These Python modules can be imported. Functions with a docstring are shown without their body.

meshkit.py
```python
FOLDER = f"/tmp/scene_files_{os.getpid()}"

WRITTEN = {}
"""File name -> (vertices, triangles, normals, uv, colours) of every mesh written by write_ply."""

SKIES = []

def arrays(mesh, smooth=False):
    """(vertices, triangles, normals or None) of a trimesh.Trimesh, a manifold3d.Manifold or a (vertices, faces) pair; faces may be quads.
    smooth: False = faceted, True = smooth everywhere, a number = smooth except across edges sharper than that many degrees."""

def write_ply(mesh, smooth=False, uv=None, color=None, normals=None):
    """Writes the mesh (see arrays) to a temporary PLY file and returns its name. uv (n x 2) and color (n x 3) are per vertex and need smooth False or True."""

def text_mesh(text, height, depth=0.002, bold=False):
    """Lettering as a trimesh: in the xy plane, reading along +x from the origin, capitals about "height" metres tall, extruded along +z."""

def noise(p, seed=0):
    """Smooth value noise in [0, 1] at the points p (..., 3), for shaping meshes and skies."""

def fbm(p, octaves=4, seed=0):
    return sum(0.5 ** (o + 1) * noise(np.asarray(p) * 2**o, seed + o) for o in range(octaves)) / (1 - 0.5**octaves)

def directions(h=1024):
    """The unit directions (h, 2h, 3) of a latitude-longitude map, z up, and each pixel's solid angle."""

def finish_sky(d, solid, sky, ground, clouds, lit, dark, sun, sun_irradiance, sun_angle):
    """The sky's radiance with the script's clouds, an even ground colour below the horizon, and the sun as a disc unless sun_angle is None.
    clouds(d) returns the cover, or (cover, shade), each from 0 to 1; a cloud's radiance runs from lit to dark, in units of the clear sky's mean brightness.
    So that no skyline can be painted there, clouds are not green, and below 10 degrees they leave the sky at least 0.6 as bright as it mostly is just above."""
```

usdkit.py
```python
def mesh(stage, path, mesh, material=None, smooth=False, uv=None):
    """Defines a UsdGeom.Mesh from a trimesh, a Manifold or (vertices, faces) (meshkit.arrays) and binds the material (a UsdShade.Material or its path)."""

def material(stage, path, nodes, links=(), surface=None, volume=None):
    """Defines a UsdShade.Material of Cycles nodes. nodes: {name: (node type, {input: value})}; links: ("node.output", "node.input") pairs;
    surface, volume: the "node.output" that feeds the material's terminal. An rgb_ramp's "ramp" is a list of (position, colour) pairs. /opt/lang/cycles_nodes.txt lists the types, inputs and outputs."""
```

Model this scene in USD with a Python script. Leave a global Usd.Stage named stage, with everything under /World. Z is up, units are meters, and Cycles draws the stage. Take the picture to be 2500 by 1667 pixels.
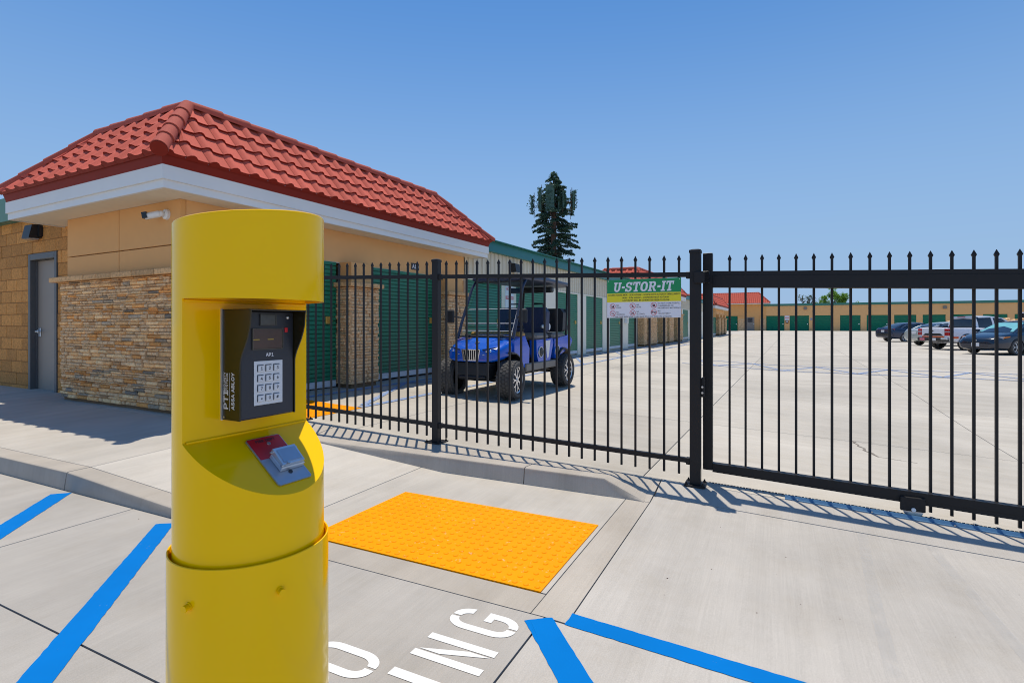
import math, random, numpy as np, trimesh, usdkit, meshkit
import manifold3d as m3
import shapely
from shapely.geometry import Polygon, box as sbox, Point, LineString
from shapely import affinity
from pxr import Usd, UsdGeom, UsdLux, UsdShade, Gf, Sdf, Vt

random.seed(7)
R = np.random.default_rng(11)
stage = Usd.Stage.CreateInMemory()
UsdGeom.SetStageUpAxis(stage, 'Z'); UsdGeom.SetStageMetersPerUnit(stage, 1.0)
UsdGeom.Xform.Define(stage, '/World')
UsdGeom.Scope.Define(stage, '/World/Looks')
PI = math.pi

# ------------------------------------------------------------------ camera, sky, sun
EYE = 1.28
cam = UsdGeom.Camera.Define(stage, '/World/camera')
cam.AddTranslateOp().Set((0, 0, EYE)); cam.AddRotateXOp().Set(90)
cam.CreateHorizontalApertureAttr(36.0); cam.CreateVerticalApertureAttr(36.0 * 682 / 1024)
cam.CreateFocalLengthAttr(18.576); cam.CreateVerticalApertureOffsetAttr(-0.583)
cam.CreateClippingRangeAttr((0.05, 5000)); cam.CreateFStopAttr(0.0)
cam.CreateExposureAttr(0.16)

SUN = np.array([-0.03, 0.215, 1.0]); SUN /= np.linalg.norm(SUN)
elev = math.asin(SUN[2]); azim = math.atan2(SUN[0], SUN[1])
sun = UsdLux.DistantLight.Define(stage, '/World/sun')
sun.CreateIntensityAttr(1.0); sun.CreateAngleAttr(0.5); sun.CreateNormalizeAttr(True); sun.CreateColorAttr((1.0, 0.93, 0.80))
q = Gf.Rotation(Gf.Vec3d(0, 0, 1), Gf.Vec3d(*map(float, SUN)))
sun.AddTransformOp().Set(Gf.Matrix4d().SetRotate(q))
sky = UsdLux.DomeLight.Define(stage, '/World/sky')
sky_mat = usdkit.material(stage, '/World/Looks/sky', {
    'sky': ('sky_texture', {'sky_type': 'single_scattering', 'sun_disc': False, 'sun_elevation': elev, 'sun_rotation': azim,
                            'altitude': 100.0, 'air_density': 1.0, 'aerosol_density': 0.3, 'ozone_density': 6.0}),
    'h': ('hsv', {'hue': .5, 'saturation': 1.28, 'value': 1., 'fac': 1.}), 'tc': ('texture_coordinate', {}), 'sx': ('separate_xyz', {}),
    'mr': ('map_range', {'range_type': 'smoothstep', 'from_min': 0., 'from_max': .64, 'to_min': .95, 'to_max': .12, 'clamp': True}), 'm': ('mix', {'color2': (2.25, 3.4, 5.1)}),
    'bg': ('background_shader', {'strength': 0.128})}, [('sky.color', 'h.color'), ('h.color', 'm.color1'), ('tc.generated', 'sx.vector'), ('sx.z', 'mr.value'), ('mr.result', 'm.fac'), ('m.color', 'bg.color')], surface='bg.background')
UsdShade.MaterialBindingAPI.Apply(sky.GetPrim()).Bind(sky_mat)
sky.GetPrim().SetCustomDataByKey('kind', 'structure')

# ------------------------------------------------------------------ helpers
counts = {}
def numbered(parent, name):
    k = (parent, name); n = counts.get(k, -1) + 1; counts[k] = n
    return f'{parent}/{name}' + (f'_{n:03d}' if n else '')

def tag(p, label=None, cat=None, group=None, kind=None):
    p = p.GetPrim() if hasattr(p, 'GetPrim') else p
    for k, v in (('label', label), ('category', cat), ('group', group), ('kind', kind)):
        if v: p.SetCustomDataByKey(k, v)
    return p

def path_of(parent):
    if parent is None: return '/World'
    return str((parent.GetPrim() if hasattr(parent, 'GetPrim') else parent).GetPath())

def part(name, mesh, mat, parent=None, smooth=False, label=None, kind=None):
    p = usdkit.mesh(stage, numbered(path_of(parent), name), mesh, mat, smooth=smooth).GetPrim()
    return tag(p, label=label, kind=kind)

def thing(name, label=None, cat=None, loc=(0, 0, 0), rotz=0.0, group=None, kind=None):
    x = UsdGeom.Xform.Define(stage, numbered('/World', name))
    x.AddTranslateOp().Set(Gf.Vec3d(*map(float, loc)))
    x.AddRotateZOp().Set(float(math.degrees(rotz)))
    return tag(x.GetPrim(), label, cat, group, kind)

def sub(name, parent):
    return UsdGeom.Xform.Define(stage, numbered(path_of(parent), name)).GetPrim()

def cat(ms):
    vs, fs, n = [], [], 0
    for m in ms:
        v, f = (np.asarray(m.vertices), np.asarray(m.faces)) if hasattr(m, 'vertices') else (np.asarray(m[0], float), np.asarray(m[1], int))
        vs.append(v); fs.append(f + n); n += len(v)
    return np.vstack(vs), np.vstack(fs)

BF = np.array([[0,2,1],[0,3,2],[4,5,6],[4,6,7],[0,1,5],[0,5,4],[1,2,6],[1,6,5],[2,3,7],[2,7,6],[3,0,4],[3,4,7]])
def box(x0, x1, y0, y1, z0, z1):
    return np.array([[x0,y0,z0],[x1,y0,z0],[x1,y1,z0],[x0,y1,z0],[x0,y0,z1],[x1,y0,z1],[x1,y1,z1],[x0,y1,z1]], float), BF

def hexa(b, t):
    """eight corners: four below, four above, both counter-clockwise seen from above"""
    return np.array(list(b) + list(t), float), BF

def cbox(x0, x1, y0, y1, z0, z1, c=0.01):
    pts = []
    for sx, x, ox in ((1, x0, c), (-1, x1, c)):
        for sy, y in ((1, y0), (-1, y1)):
            for sz, z in ((1, z0), (-1, z1)):
                pts += [(x, y + sy*c, z + sz*c), (x + sx*c, y, z + sz*c), (x + sx*c, y + sy*c, z)]
    h = trimesh.convex.convex_hull(np.array(pts))
    return np.array(h.vertices), np.array(h.faces)

def hull(pts):
    h = trimesh.convex.convex_hull(np.asarray(pts, float)); return np.array(h.vertices), np.array(h.faces)

def tr(m, loc=(0, 0, 0), rz=0.0, rx=0.0, ry=0.0, s=None):
    v, f = (np.asarray(m.vertices), np.asarray(m.faces)) if hasattr(m, 'vertices') else (np.asarray(m[0], float), m[1])
    if s is not None: v = v * np.asarray(s)
    for ang, ax in ((rx, (1, 0, 0)), (ry, (0, 1, 0)), (rz, (0, 0, 1))):
        if ang: v = v @ trimesh.transformations.rotation_matrix(ang, ax)[:3, :3].T
    return v + np.asarray(loc, float), f

def frame(m, o, X, Y, Z):
    """local mesh placed at o with axes X, Y, Z"""
    v = np.asarray(m[0] if isinstance(m, tuple) else m.vertices, float); f = m[1] if isinstance(m, tuple) else np.asarray(m.faces)
    M = np.stack([X, Y, Z]).astype(float)
    v2 = v @ M + np.asarray(o, float)
    if np.linalg.det(M) < 0: f = np.asarray(f)[:, ::-1]
    return v2, f

def ext(poly, h, z0=0.0):
    out = []
    for g in getattr(poly, 'geoms', [poly]):
        if g.is_empty or g.area < 1e-12: continue
        m = trimesh.creation.extrude_polygon(g, h, engine='earcut'); out.append((np.asarray(m.vertices) + [0, 0, z0], np.asarray(m.faces)))
    return cat(out)

def cyl(r, h, n=24, r2=None):
    """along +z from 0 to h"""
    a = np.arange(n) * 2 * PI / n; r2 = r if r2 is None else r2
    v = np.vstack([np.c_[r*np.cos(a), r*np.sin(a), 0*a], np.c_[r2*np.cos(a), r2*np.sin(a), 0*a + h], [[0, 0, 0], [0, 0, h]]])
    i = np.arange(n); j = (i + 1) % n
    f = np.vstack([np.c_[i, j, j + n], np.c_[i, j + n, i + n], np.c_[j, i, 0*i + 2*n], np.c_[i + n, j + n, 0*i + 2*n + 1]])
    return v, f

def rev(profile, n=32):
    """profile of (radius, z) turned about z"""
    pr = np.asarray(profile, float); a = np.arange(n) * 2 * PI / n
    v = np.vstack([np.c_[r*np.cos(a), r*np.sin(a), 0*a + z] for r, z in pr])
    i = np.arange(n); j = (i + 1) % n; f = []
    for k in range(len(pr) - 1):
        A, B = k*n, (k+1)*n
        if pr[k][0] > 1e-9: f.append(np.c_[A+i, A+j, B+j])
        if pr[k+1][0] > 1e-9: f.append(np.c_[A+i, B+j, B+i])
    return v, np.vstack(f)

def tube(pts, r, n=8, cap=True):
    p = np.asarray(pts, float); r = np.broadcast_to(np.asarray(r, float), (len(p),))
    t = np.gradient(p, axis=0); t /= np.linalg.norm(t, axis=1, keepdims=True) + 1e-12
    up = np.where(np.abs(t[:, 2:]) < .9, [0, 0, 1.], [1., 0, 0]); a = np.cross(t, up); a /= np.linalg.norm(a, axis=1, keepdims=True) + 1e-12; b = np.cross(t, a)
    g = np.arange(n)*2*PI/n
    v = (p[:, None] + r[:, None, None]*(np.cos(g)[None, :, None]*a[:, None] + np.sin(g)[None, :, None]*b[:, None])).reshape(-1, 3)
    f = []
    i = np.arange(n); j = (i+1) % n
    for k in range(len(p)-1):
        f += [np.c_[k*n+i, (k+1)*n+j, k*n+j], np.c_[k*n+i, (k+1)*n+i, (k+1)*n+j]]
    if cap:
        v = np.vstack([v, p[:1], p[-1:]]); e = (len(p)-1)*n
        f += [np.c_[i, j, 0*i + len(v)-2], np.c_[e+j, e+i, 0*i + len(v)-1]]
    return v, np.vstack(f)

def loft(rings, closed=True):
    n = len(rings[0]); v = np.vstack(rings); f = []
    i = np.arange(n); j = (i+1) % n
    for k in range(len(rings)-1):
        f += [np.c_[k*n+i, k*n+j, (k+1)*n+j], np.c_[k*n+i, (k+1)*n+j, (k+1)*n+i]]
    if closed:
        e = (len(rings)-1)*n
        v = np.vstack([v, np.mean(rings[0], 0)[None], np.mean(rings[-1], 0)[None]])
        f += [np.c_[j, i, 0*i + len(v)-2], np.c_[e+i, e+j, 0*i + len(v)-1]]
    return v, np.vstack(f)

def solid(m):
    v, f = m
    t = trimesh.Trimesh(v, f, process=True)
    if t.volume < 0: t.invert()
    return m3.Manifold(m3.Mesh(np.asarray(t.vertices, np.float32), np.asarray(t.faces, np.uint32)))

def unsolid(M):
    k = M.to_mesh(); return np.array(k.vert_properties[:, :3], float), np.array(k.tri_verts, int)

def strip2d(p0, p1, w):
    return LineString([p0, p1]).buffer(w/2, cap_style=2)

# ------------------------------------------------------------------ materials
def mk(name, nodes, links, surface='p.BSDF', **k):
    return usdkit.material(stage, '/World/Looks/' + name, nodes, links, surface=surface, **k)

def plain(name, col, rough=.5, metal=0., coat=0., var=.12, scale=6., bump=0., bscale=60., rnd=0., spec=.5, coat_rough=.05):
    """one paint or material with slight cloudy variation, fine relief and, for repeats, a tone of its own"""
    c = np.array(col, float)
    n = {'g': ('geometry', {}), 'n': ('noise_texture', {'scale': scale, 'detail': 5., 'roughness': .6}),
         'm': ('mix', {'color1': tuple(c*(1-var)), 'color2': tuple(np.minimum(c*(1+var), 1))}),
         'p': ('principled_bsdf', {'roughness': rough, 'metallic': metal, 'coat_weight': coat, 'coat_roughness': coat_rough, 'specular_ior_level': spec})}
    l = [('g.position', 'n.vector'), ('n.fac', 'm.fac')]
    src = 'm.color'
    if rnd:
        n['o'] = ('object_info', {}); n['r'] = ('map_range', {'from_min': 0., 'from_max': 1., 'to_min': 1-rnd, 'to_max': 1+rnd})
        n['h'] = ('hsv', {'hue': .5, 'saturation': 1., 'fac': 1.})
        l += [('o.random', 'r.value'), ('r.result', 'h.value'), (src, 'h.color')]; src = 'h.color'
    l.append((src, 'p.base_color'))
    if bump:
        n['bn'] = ('noise_texture', {'scale': bscale, 'detail': 4.}); n['b'] = ('bump', {'strength': bump, 'distance': .01})
        l += [('g.position', 'bn.vector'), ('bn.fac', 'b.height'), ('b.normal', 'p.normal')]
    return mk(name, n, l)

FANG = math.atan2(-.4407, .8977); BANG = math.atan2(-.46840684, .88351289)
def concrete(name, col, ang=FANG, var=.20, rnd=.05):
    c = np.array(col)
    n = {'g': ('geometry', {}), 'map': ('mapping', {'mapping_type': 'point', 'rotation': (0, 0, -ang), 'scale': (1, 1, 1)}),
         'st': ('mapping', {'mapping_type': 'point', 'scale': (120., 2.2, 1.)}),
         'a': ('noise_texture', {'scale': .55, 'detail': 6., 'roughness': .62}),
         's': ('noise_texture', {'scale': 1.0, 'detail': 5., 'roughness': .7}), 'lm': ('mapping', {'mapping_type': 'point', 'scale': (5.5, .28, 1.)}), 'ls': ('noise_texture', {'scale': 1.0, 'detail': 4., 'roughness': .6}), 'rl': ('map_range', {'from_min': .3, 'from_max': .7, 'to_min': .93, 'to_max': 1.06, 'clamp': True}), 'm4': ('math', {'math_type': 'multiply'}),
         'f': ('noise_texture', {'scale': 210., 'detail': 2.}),
         'v': ('noise_texture', {'scale': 2.3, 'detail': 8., 'roughness': .75}),
         'ra': ('rgb_ramp', {'ramp': [(.25, tuple(c*(1-var))), (.5, tuple(c)), (.75, tuple(np.minimum(c*(1+var*.8), 1)))]}),
         'rs': ('map_range', {'from_min': .3, 'from_max': .7, 'to_min': .94, 'to_max': 1.06, 'clamp': True}),
         'rf': ('map_range', {'from_min': .25, 'from_max': .75, 'to_min': .90, 'to_max': 1.10}),
         'rv': ('rgb_ramp', {'ramp': [(.25, (.93, .91, .875)), (.52, (1, 1, 1)), (.75, (1.03, 1.03, 1.03))]}),
         'm1': ('mix', {'mix_type': 'multiply', 'fac': 1.}), 'm2': ('math', {'math_type': 'multiply'}),
         'o': ('object_info', {}), 'ro': ('map_range', {'from_min': 0., 'from_max': 1., 'to_min': 1-rnd*1.6, 'to_max': 1+rnd*1.4}),
         'm3': ('math', {'math_type': 'multiply'}), 'h': ('hsv', {'hue': .5, 'saturation': 1., 'fac': 1.}),
         'b': ('bump', {'strength': .25, 'distance': .004}),
         'p': ('principled_bsdf', {'roughness': .82, 'specular_ior_level': .3})}
    l = [('g.position', 'map.vector'), ('map.vector', 'st.vector'), ('g.position', 'a.vector'), ('st.vector', 's.vector'), ('g.position', 'f.vector'), ('g.position', 'v.vector'),
         ('a.fac', 'ra.fac'), ('v.fac', 'rv.fac'), ('ra.color', 'm1.color1'), ('rv.color', 'm1.color2'), ('s.fac', 'rs.value'), ('f.fac', 'rf.value'),
         ('rs.result', 'm2.value1'), ('rf.result', 'm2.value2'), ('o.random', 'ro.value'), ('ro.result', 'm3.value1'), ('m2.value', 'm3.value2'),
         ('map.vector', 'lm.vector'), ('lm.vector', 'ls.vector'), ('ls.fac', 'rl.value'), ('m3.value', 'm4.value1'), ('rl.result', 'm4.value2'), ('m1.color', 'h.color'), ('m4.value', 'h.value'), ('h.color', 'p.base_color'), ('s.fac', 'b.height'), ('b.normal', 'p.normal')]
    return mk(name, n, l)

def worn_paint(name, col, base=(.42, .39, .355), keep=.36, rough=.6):
    """road paint with small chips through which the concrete shows"""
    n = {'g': ('geometry', {}), 'c': ('noise_texture', {'scale': 26., 'detail': 5., 'roughness': .7}), 'r': ('rgb_ramp', {'ramp': [(keep-.02, (1, 1, 1)), (keep+.02, (0, 0, 0))]}),
         'd': ('noise_texture', {'scale': 3.5, 'detail': 5.}), 'dm': ('mix', {'color1': tuple(np.array(col)*.86), 'color2': tuple(np.minimum(np.array(col)*1.12, 1))}),
         'm': ('mix', {'color2': base}), 'p': ('principled_bsdf', {'roughness': rough, 'specular_ior_level': .08})}
    return mk(name, n, [('g.position', 'c.vector'), ('c.fac', 'r.fac'), ('g.position', 'd.vector'), ('d.fac', 'dm.fac'), ('dm.color', 'm.color1'), ('r.color', 'm.fac'), ('m.color', 'p.base_color')])

M = {}
M['conc_drive'] = concrete('concrete_driveway', (.405, .372, .330))
M['conc_walk'] = concrete('concrete_sidewalk', (.46, .42, .365), rnd=.04)
M['conc_kerb'] = concrete('concrete_kerb', (.40, .355, .30), rnd=.03)
M['conc_yard'] = concrete('concrete_yard', (.45, .41, .35), ang=BANG + PI/2, rnd=.05)
M['ground'] = plain('ground_soil', (.40, .365, .31), .9, var=.2, scale=.4)
M['blue_paint'] = worn_paint('blue_road_paint', (.0, .150, .47), keep=.30, rough=.9)
M['blue_faint'] = worn_paint('faded_blue_road_paint', (.16, .26, .48), keep=.46)
M['white_paint'] = worn_paint('white_road_paint', (.78, .77, .74), keep=.33)
M['yellow_mat'] = worn_paint('yellow_tactile_plastic', (.88, .295, .0), base=(.72, .38, .14), keep=.35, rough=.55)
M['yellow'] = plain('yellow_gloss_paint', (1.0, .555, .0), .16, coat=.16, var=.03, scale=3., spec=.12, bump=.03, bscale=9., coat_rough=.06)
M['black_paint'] = plain('black_satin_paint', (.011, .0095, .0095), .48, var=.25, scale=14., spec=.3)
M['black_plastic'] = plain('black_plastic', (.012, .012, .013), .45, var=.2)
M['black_gloss'] = plain('black_gloss', (.012, .012, .014), .15, var=.1)
M['housing'] = plain('keypad_housing_black', (.018, .020, .028), .42, var=.12, bump=.08, bscale=500.)
M['cheek'] = plain('keypad_cheek_black', (.016, .012, .003), .3, var=.2, scale=20.)
M['steel'] = plain('brushed_steel', (.55, .56, .58), .3, metal=1., var=.1, scale=30.)
M['plate_steel'] = plain('satin_plate_steel', (.42, .45, .50), .38, metal=.85, var=.12, scale=40.)
M['track_shade_blue'] = plain('shade_tinted_track_steel', (.09, .20, .33), .45, metal=.3, var=.15, scale=15.)  # galvanised steel with the blue of the gate's shade put into its colour
M['key_silver'] = plain('keypad_silver', (.60, .62, .66), .35, metal=.3, var=.08, scale=90.)
M['chrome'] = plain('chrome', (.8, .8, .82), .08, metal=1., var=.03)
M['red'] = plain('red_sticker', (.55, .012, .02), .35, var=.1)
M['red_dark'] = plain('dark_red_sticker', (.28, .012, .02), .3, var=.15)
M['ink'] = plain('dark_ink', (.02, .022, .03), .5, var=.1)
M['white'] = plain('white_plastic', (.72, .72, .72), .4, var=.04)
M['lcd'] = plain('dark_display', (.05, .028, .026), .12, var=.3, scale=60.)
M['lcd_line'] = plain('amber_display_bars', (.55, .36, .02), .4, var=.1)
M['lens'] = plain('clear_smoky_window', (.07, .065, .055), .08, var=.3, scale=80.)
M['stucco'] = plain('tan_stucco', (.70, .36, .130), .9, var=.05, scale=5., bump=.22, bscale=130.)
M['stucco2'] = plain('peach_stucco', (.74, .405, .165), .9, var=.05, scale=5., bump=.22, bscale=130.)
M['trim_white'] = plain('white_fascia_paint', (.70, .69, .665), .5, var=.04, scale=3.)
M['soffit'] = plain('cream_soffit', (.70, .61, .47), .6, var=.05)
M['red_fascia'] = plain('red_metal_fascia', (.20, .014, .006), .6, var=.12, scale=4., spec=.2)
def tile_mat(name, col, rnd=.10):
    c = np.array(col)
    n = {'g': ('geometry', {}), 'f': ('noise_texture', {'scale': 330., 'detail': 3., 'roughness': .8}), 'r': ('rgb_ramp', {'ramp': [(.3, tuple(c*.55)), (.5, tuple(c)), (.72, tuple(np.minimum(c*1.6, 1)))]}),
         'o': ('object_info', {}), 'mr': ('map_range', {'from_min': 0., 'from_max': 1., 'to_min': 1-rnd, 'to_max': 1+rnd}), 'h': ('hsv', {'hue': .5, 'saturation': 1., 'fac': 1.}),
         'b': ('bump', {'strength': .5, 'distance': .003}), 'p': ('principled_bsdf', {'roughness': .85, 'specular_ior_level': .25})}
    return mk(name, n, [('g.position', 'f.vector'), ('f.fac', 'r.fac'), ('r.color', 'h.color'), ('o.random', 'mr.value'), ('mr.result', 'h.value'), ('h.color', 'p.base_color'), ('f.fac', 'b.height'), ('b.normal', 'p.normal')])
M['tile'] = tile_mat('red_granulated_tile', (.56, .112, .074), .10)
M['tile_cap'] = tile_mat('red_granulated_cap', (.40, .084, .058), .10)
def stone_mat(name, col):
    c = np.array(col)
    n = {'g': ('geometry', {}), 'f': ('noise_texture', {'scale': 28., 'detail': 7., 'roughness': .72}), 'r': ('rgb_ramp', {'ramp': [(.3, tuple(c*.55)), (.5, tuple(c)), (.7, tuple(np.minimum(c*1.3, 1)))]}),
         'o': ('object_info', {}), 'mr': ('map_range', {'from_min': 0., 'from_max': 1., 'to_min': .82, 'to_max': 1.2}), 'h': ('hsv', {'hue': .5, 'saturation': 1., 'fac': 1.}),
         'b': ('bump', {'strength': .7, 'distance': .012}), 'p': ('principled_bsdf', {'roughness': .9, 'specular_ior_level': .25})}
    return mk(name, n, [('g.position', 'f.vector'), ('f.fac', 'r.fac'), ('r.color', 'h.color'), ('o.random', 'mr.value'), ('mr.result', 'h.value'), ('h.color', 'p.base_color'), ('f.fac', 'b.height'), ('b.normal', 'p.normal')])
STONES = [stone_mat('ledge_stone_buff', (.84, .46, .19)), stone_mat('ledge_stone_sand', (.88, .55, .27)), stone_mat('ledge_stone_rust', (.76, .34, .10)),
          stone_mat('ledge_stone_brown', (.56, .31, .14)), stone_mat('ledge_stone_grey', (.43, .32, .21)), stone_mat('ledge_stone_slate', (.27, .215, .16))]
STW = [.36, .28, .16, .09, .07, .04]
M['cap_stone'] = stone_mat('ledge_cap_stone', (.60, .345, .155))
def island_stone(name):
    ramp = [(0., (.88, .56, .29)), (.32, (.86, .50, .22)), (.54, (.76, .37, .12)), (.68, (.62, .38, .19)), (.84, (.46, .34, .22)), (1., (.86, .60, .36))]
    n = {'g': ('geometry', {}), 'r': ('rgb_ramp', {'ramp': ramp}), 'f': ('noise_texture', {'scale': 30., 'detail': 6.}), 'm': ('mix', {'mix_type': 'multiply', 'fac': 1.}),
         'rf': ('rgb_ramp', {'ramp': [(.3, (.6, .6, .6)), (.7, (1, 1, 1))]}), 'p': ('principled_bsdf', {'roughness': .9})}
    return mk(name, n, [('g.random_per_island', 'r.fac'), ('g.position', 'f.vector'), ('f.fac', 'rf.fac'), ('r.color', 'm.color1'), ('rf.color', 'm.color2'), ('m.color', 'p.base_color')])
M['stones'] = island_stone('ledge_stone_mixed')
M['grout'] = plain('dark_mortar', (.17, .10, .05), .95, var=.2, scale=20.)
M['cmu'] = stone_mat('tan_split_block', (.53, .235, .062))
M['cmu_mortar'] = plain('tan_mortar', (.30, .17, .07), .95, var=.1, scale=20.)
M['grey_door'] = plain('grey_door_paint', (.25, .205, .165), .5, var=.06, scale=3.)
M['grey_frame'] = plain('dark_grey_frame_paint', (.095, .092, .09), .5, var=.06, scale=3.)
M['alu'] = plain('aluminium', (.62, .64, .67), .35, metal=.8, var=.08, scale=20.)
M['green_door'] = plain('green_roller_door', (.003, .150, .078), .42, var=.07, scale=2.)
M['green_trim'] = plain('green_metal_trim', (.012, .15, .125), .4, var=.1, scale=2.)
M['bar_white'] = plain('galvanised_bottom_bar', (.55, .57, .60), .45, metal=.2, var=.1)
M['siding'] = plain('beige_metal_siding', (.60, .53, .40), .5, var=.04, scale=2.)
M['jamb'] = plain('cream_metal_jamb', (.70, .64, .52), .45, var=.04, scale=2.)
M['brass'] = plain('brass_latch', (.55, .33, .07), .35, metal=.6)
M['sign_white'] = plain('sign_white', (.70, .70, .73), .4, var=.02)
M['sign_green'] = plain('sign_green', (.0, .235, .07), .4, var=.03)
M['sign_yellow'] = plain('sign_yellow', (.70, .62, .01), .4, var=.03)
M['sign_red'] = plain('sign_red', (.60, .03, .04), .4, var=.03)
M['sign_pink'] = plain('faded_sign_red', (.62, .16, .2), .4, var=.03)
M['cart_blue'] = plain('metallic_blue_paint', (.0, .078, .46), .22, metal=.0, coat=.45, var=.08, scale=3.)
M['cart_roof'] = plain('dark_blue_canopy', (.018, .028, .06), .42, coat=.0, var=.06)
M['seat_navy'] = plain('navy_seat_vinyl', (.010, .018, .06), .5, var=.12, bump=.15, bscale=200.)
M['seat_black'] = plain('black_seat_vinyl', (.014, .014, .016), .5, var=.12)
M['seat_tan'] = plain('grey_tan_seat_base', (.19, .165, .14), .6, var=.08)
M['rubber'] = plain('tyre_rubber', (.055, .052, .049), .8, var=.3, scale=20., bump=.2, bscale=70.)
M['rim_black'] = plain('rim_black', (.01, .01, .01), .2, var=.05)
M['rim_silver'] = plain('rim_silver', (.72, .72, .74), .18, metal=.9, var=.03)
M['lamp_glass'] = plain('headlight_lens', (.34, .36, .40), .06, var=.25, scale=30.)
M['amber'] = plain('amber_lens', (.65, .18, .01), .15, var=.1)
M['wood'] = plain('amber_dash', (.42, .20, .03), .4, var=.25, scale=12.)
M['navy_car'] = plain('dark_blue_car_paint', (.006, .015, .040), .25, metal=.0, coat=.5, var=.05)
M['black_blue_car'] = plain('blue_black_car_paint', (.004, .011, .024), .22, metal=.0, coat=.5, var=.05)
M['silver_car'] = plain('silver_car_paint', (.50, .52, .49), .28, metal=.5, coat=.8, var=.04)
M['white_car'] = plain('white_car_paint', (.74, .75, .80), .25, coat=.8, var=.03)
M['tint'] = plain('tinted_car_glass', (.012, .018, .028), .05, var=.1, spec=.8)
M['sunshade_reflection'] = plain('teal_windscreen_reflection', (.16, .42, .44), .08, var=.25, scale=2.)  # turquoise reflection in the windscreen, put into its base colour
M['orange'] = plain('orange_reflector', (.80, .12, .01), .4, var=.08)
M['tail_red'] = plain('red_tail_lamp', (.42, .008, .012), .15, coat=.6, var=.15, scale=25.)
M['cone_orange'] = plain('cone_orange', (.78, .10, .03), .5, var=.06)
M['rock'] = island_stone('planter_rock')
M['mulch'] = plain('reddish_soil', (.30, .17, .09), .95, var=.25, scale=8., bump=.5, bscale=20.)
def leaf_mat(name, c1, c2):
    n = {'g': ('geometry', {}), 'n': ('noise_texture', {'scale': .8, 'detail': 3.}), 'r': ('rgb_ramp', {'ramp': [(.3, c1), (.7, c2)]}), 'mr': ('map_range', {'from_min': 0., 'from_max': 1., 'to_min': .7, 'to_max': 1.3}),
         'h': ('hsv', {'hue': .5, 'saturation': 1., 'fac': 1.}), 'd': ('principled_bsdf', {'roughness': .6}), 't': ('translucent_bsdf', {}), 'x': ('mix_closure', {'fac': .3})}
    return mk(name, n, [('g.position', 'n.vector'), ('n.fac', 'r.fac'), ('g.random_per_island', 'mr.value'), ('mr.result', 'h.value'), ('r.color', 'h.color'), ('h.color', 'd.base_color'), ('h.color', 't.color'), ('d.BSDF', 'x.closure1'), ('t.BSDF', 'x.closure2')], surface='x.closure')
M['needles'] = leaf_mat('conifer_needles', (.035, .10, .07), (.075, .17, .115))
M['needle_panel'] = plain('green_antenna_cover', (.045, .10, .08), .8, var=.4, scale=5.)
M['leaf'] = leaf_mat('bright_leaves', (.16, .36, .02), (.26, .50, .05))
M['leaf_dark'] = leaf_mat('dull_leaves', (.08, .13, .06), (.14, .19, .09))
M['bark'] = plain('brown_bark', (.11, .065, .05), .9, var=.3, scale=6., bump=.5, bscale=12.)
def pane(name, tint, fac_ior=1.45):
    n = {'t': ('transparent_bsdf', {'color': tint}), 'g': ('glossy_bsdf', {'roughness': .03, 'color': (1, 1, 1)}), 'f': ('fresnel', {'IOR': fac_ior}), 'x': ('mix_closure', {})}
    return mk(name, n, [('f.fac', 'x.fac'), ('t.BSDF', 'x.closure1'), ('g.BSDF', 'x.closure2')], surface='x.closure')
M['pane'] = pane('clear_windscreen', (.82, .90, .90), 1.22)

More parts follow.
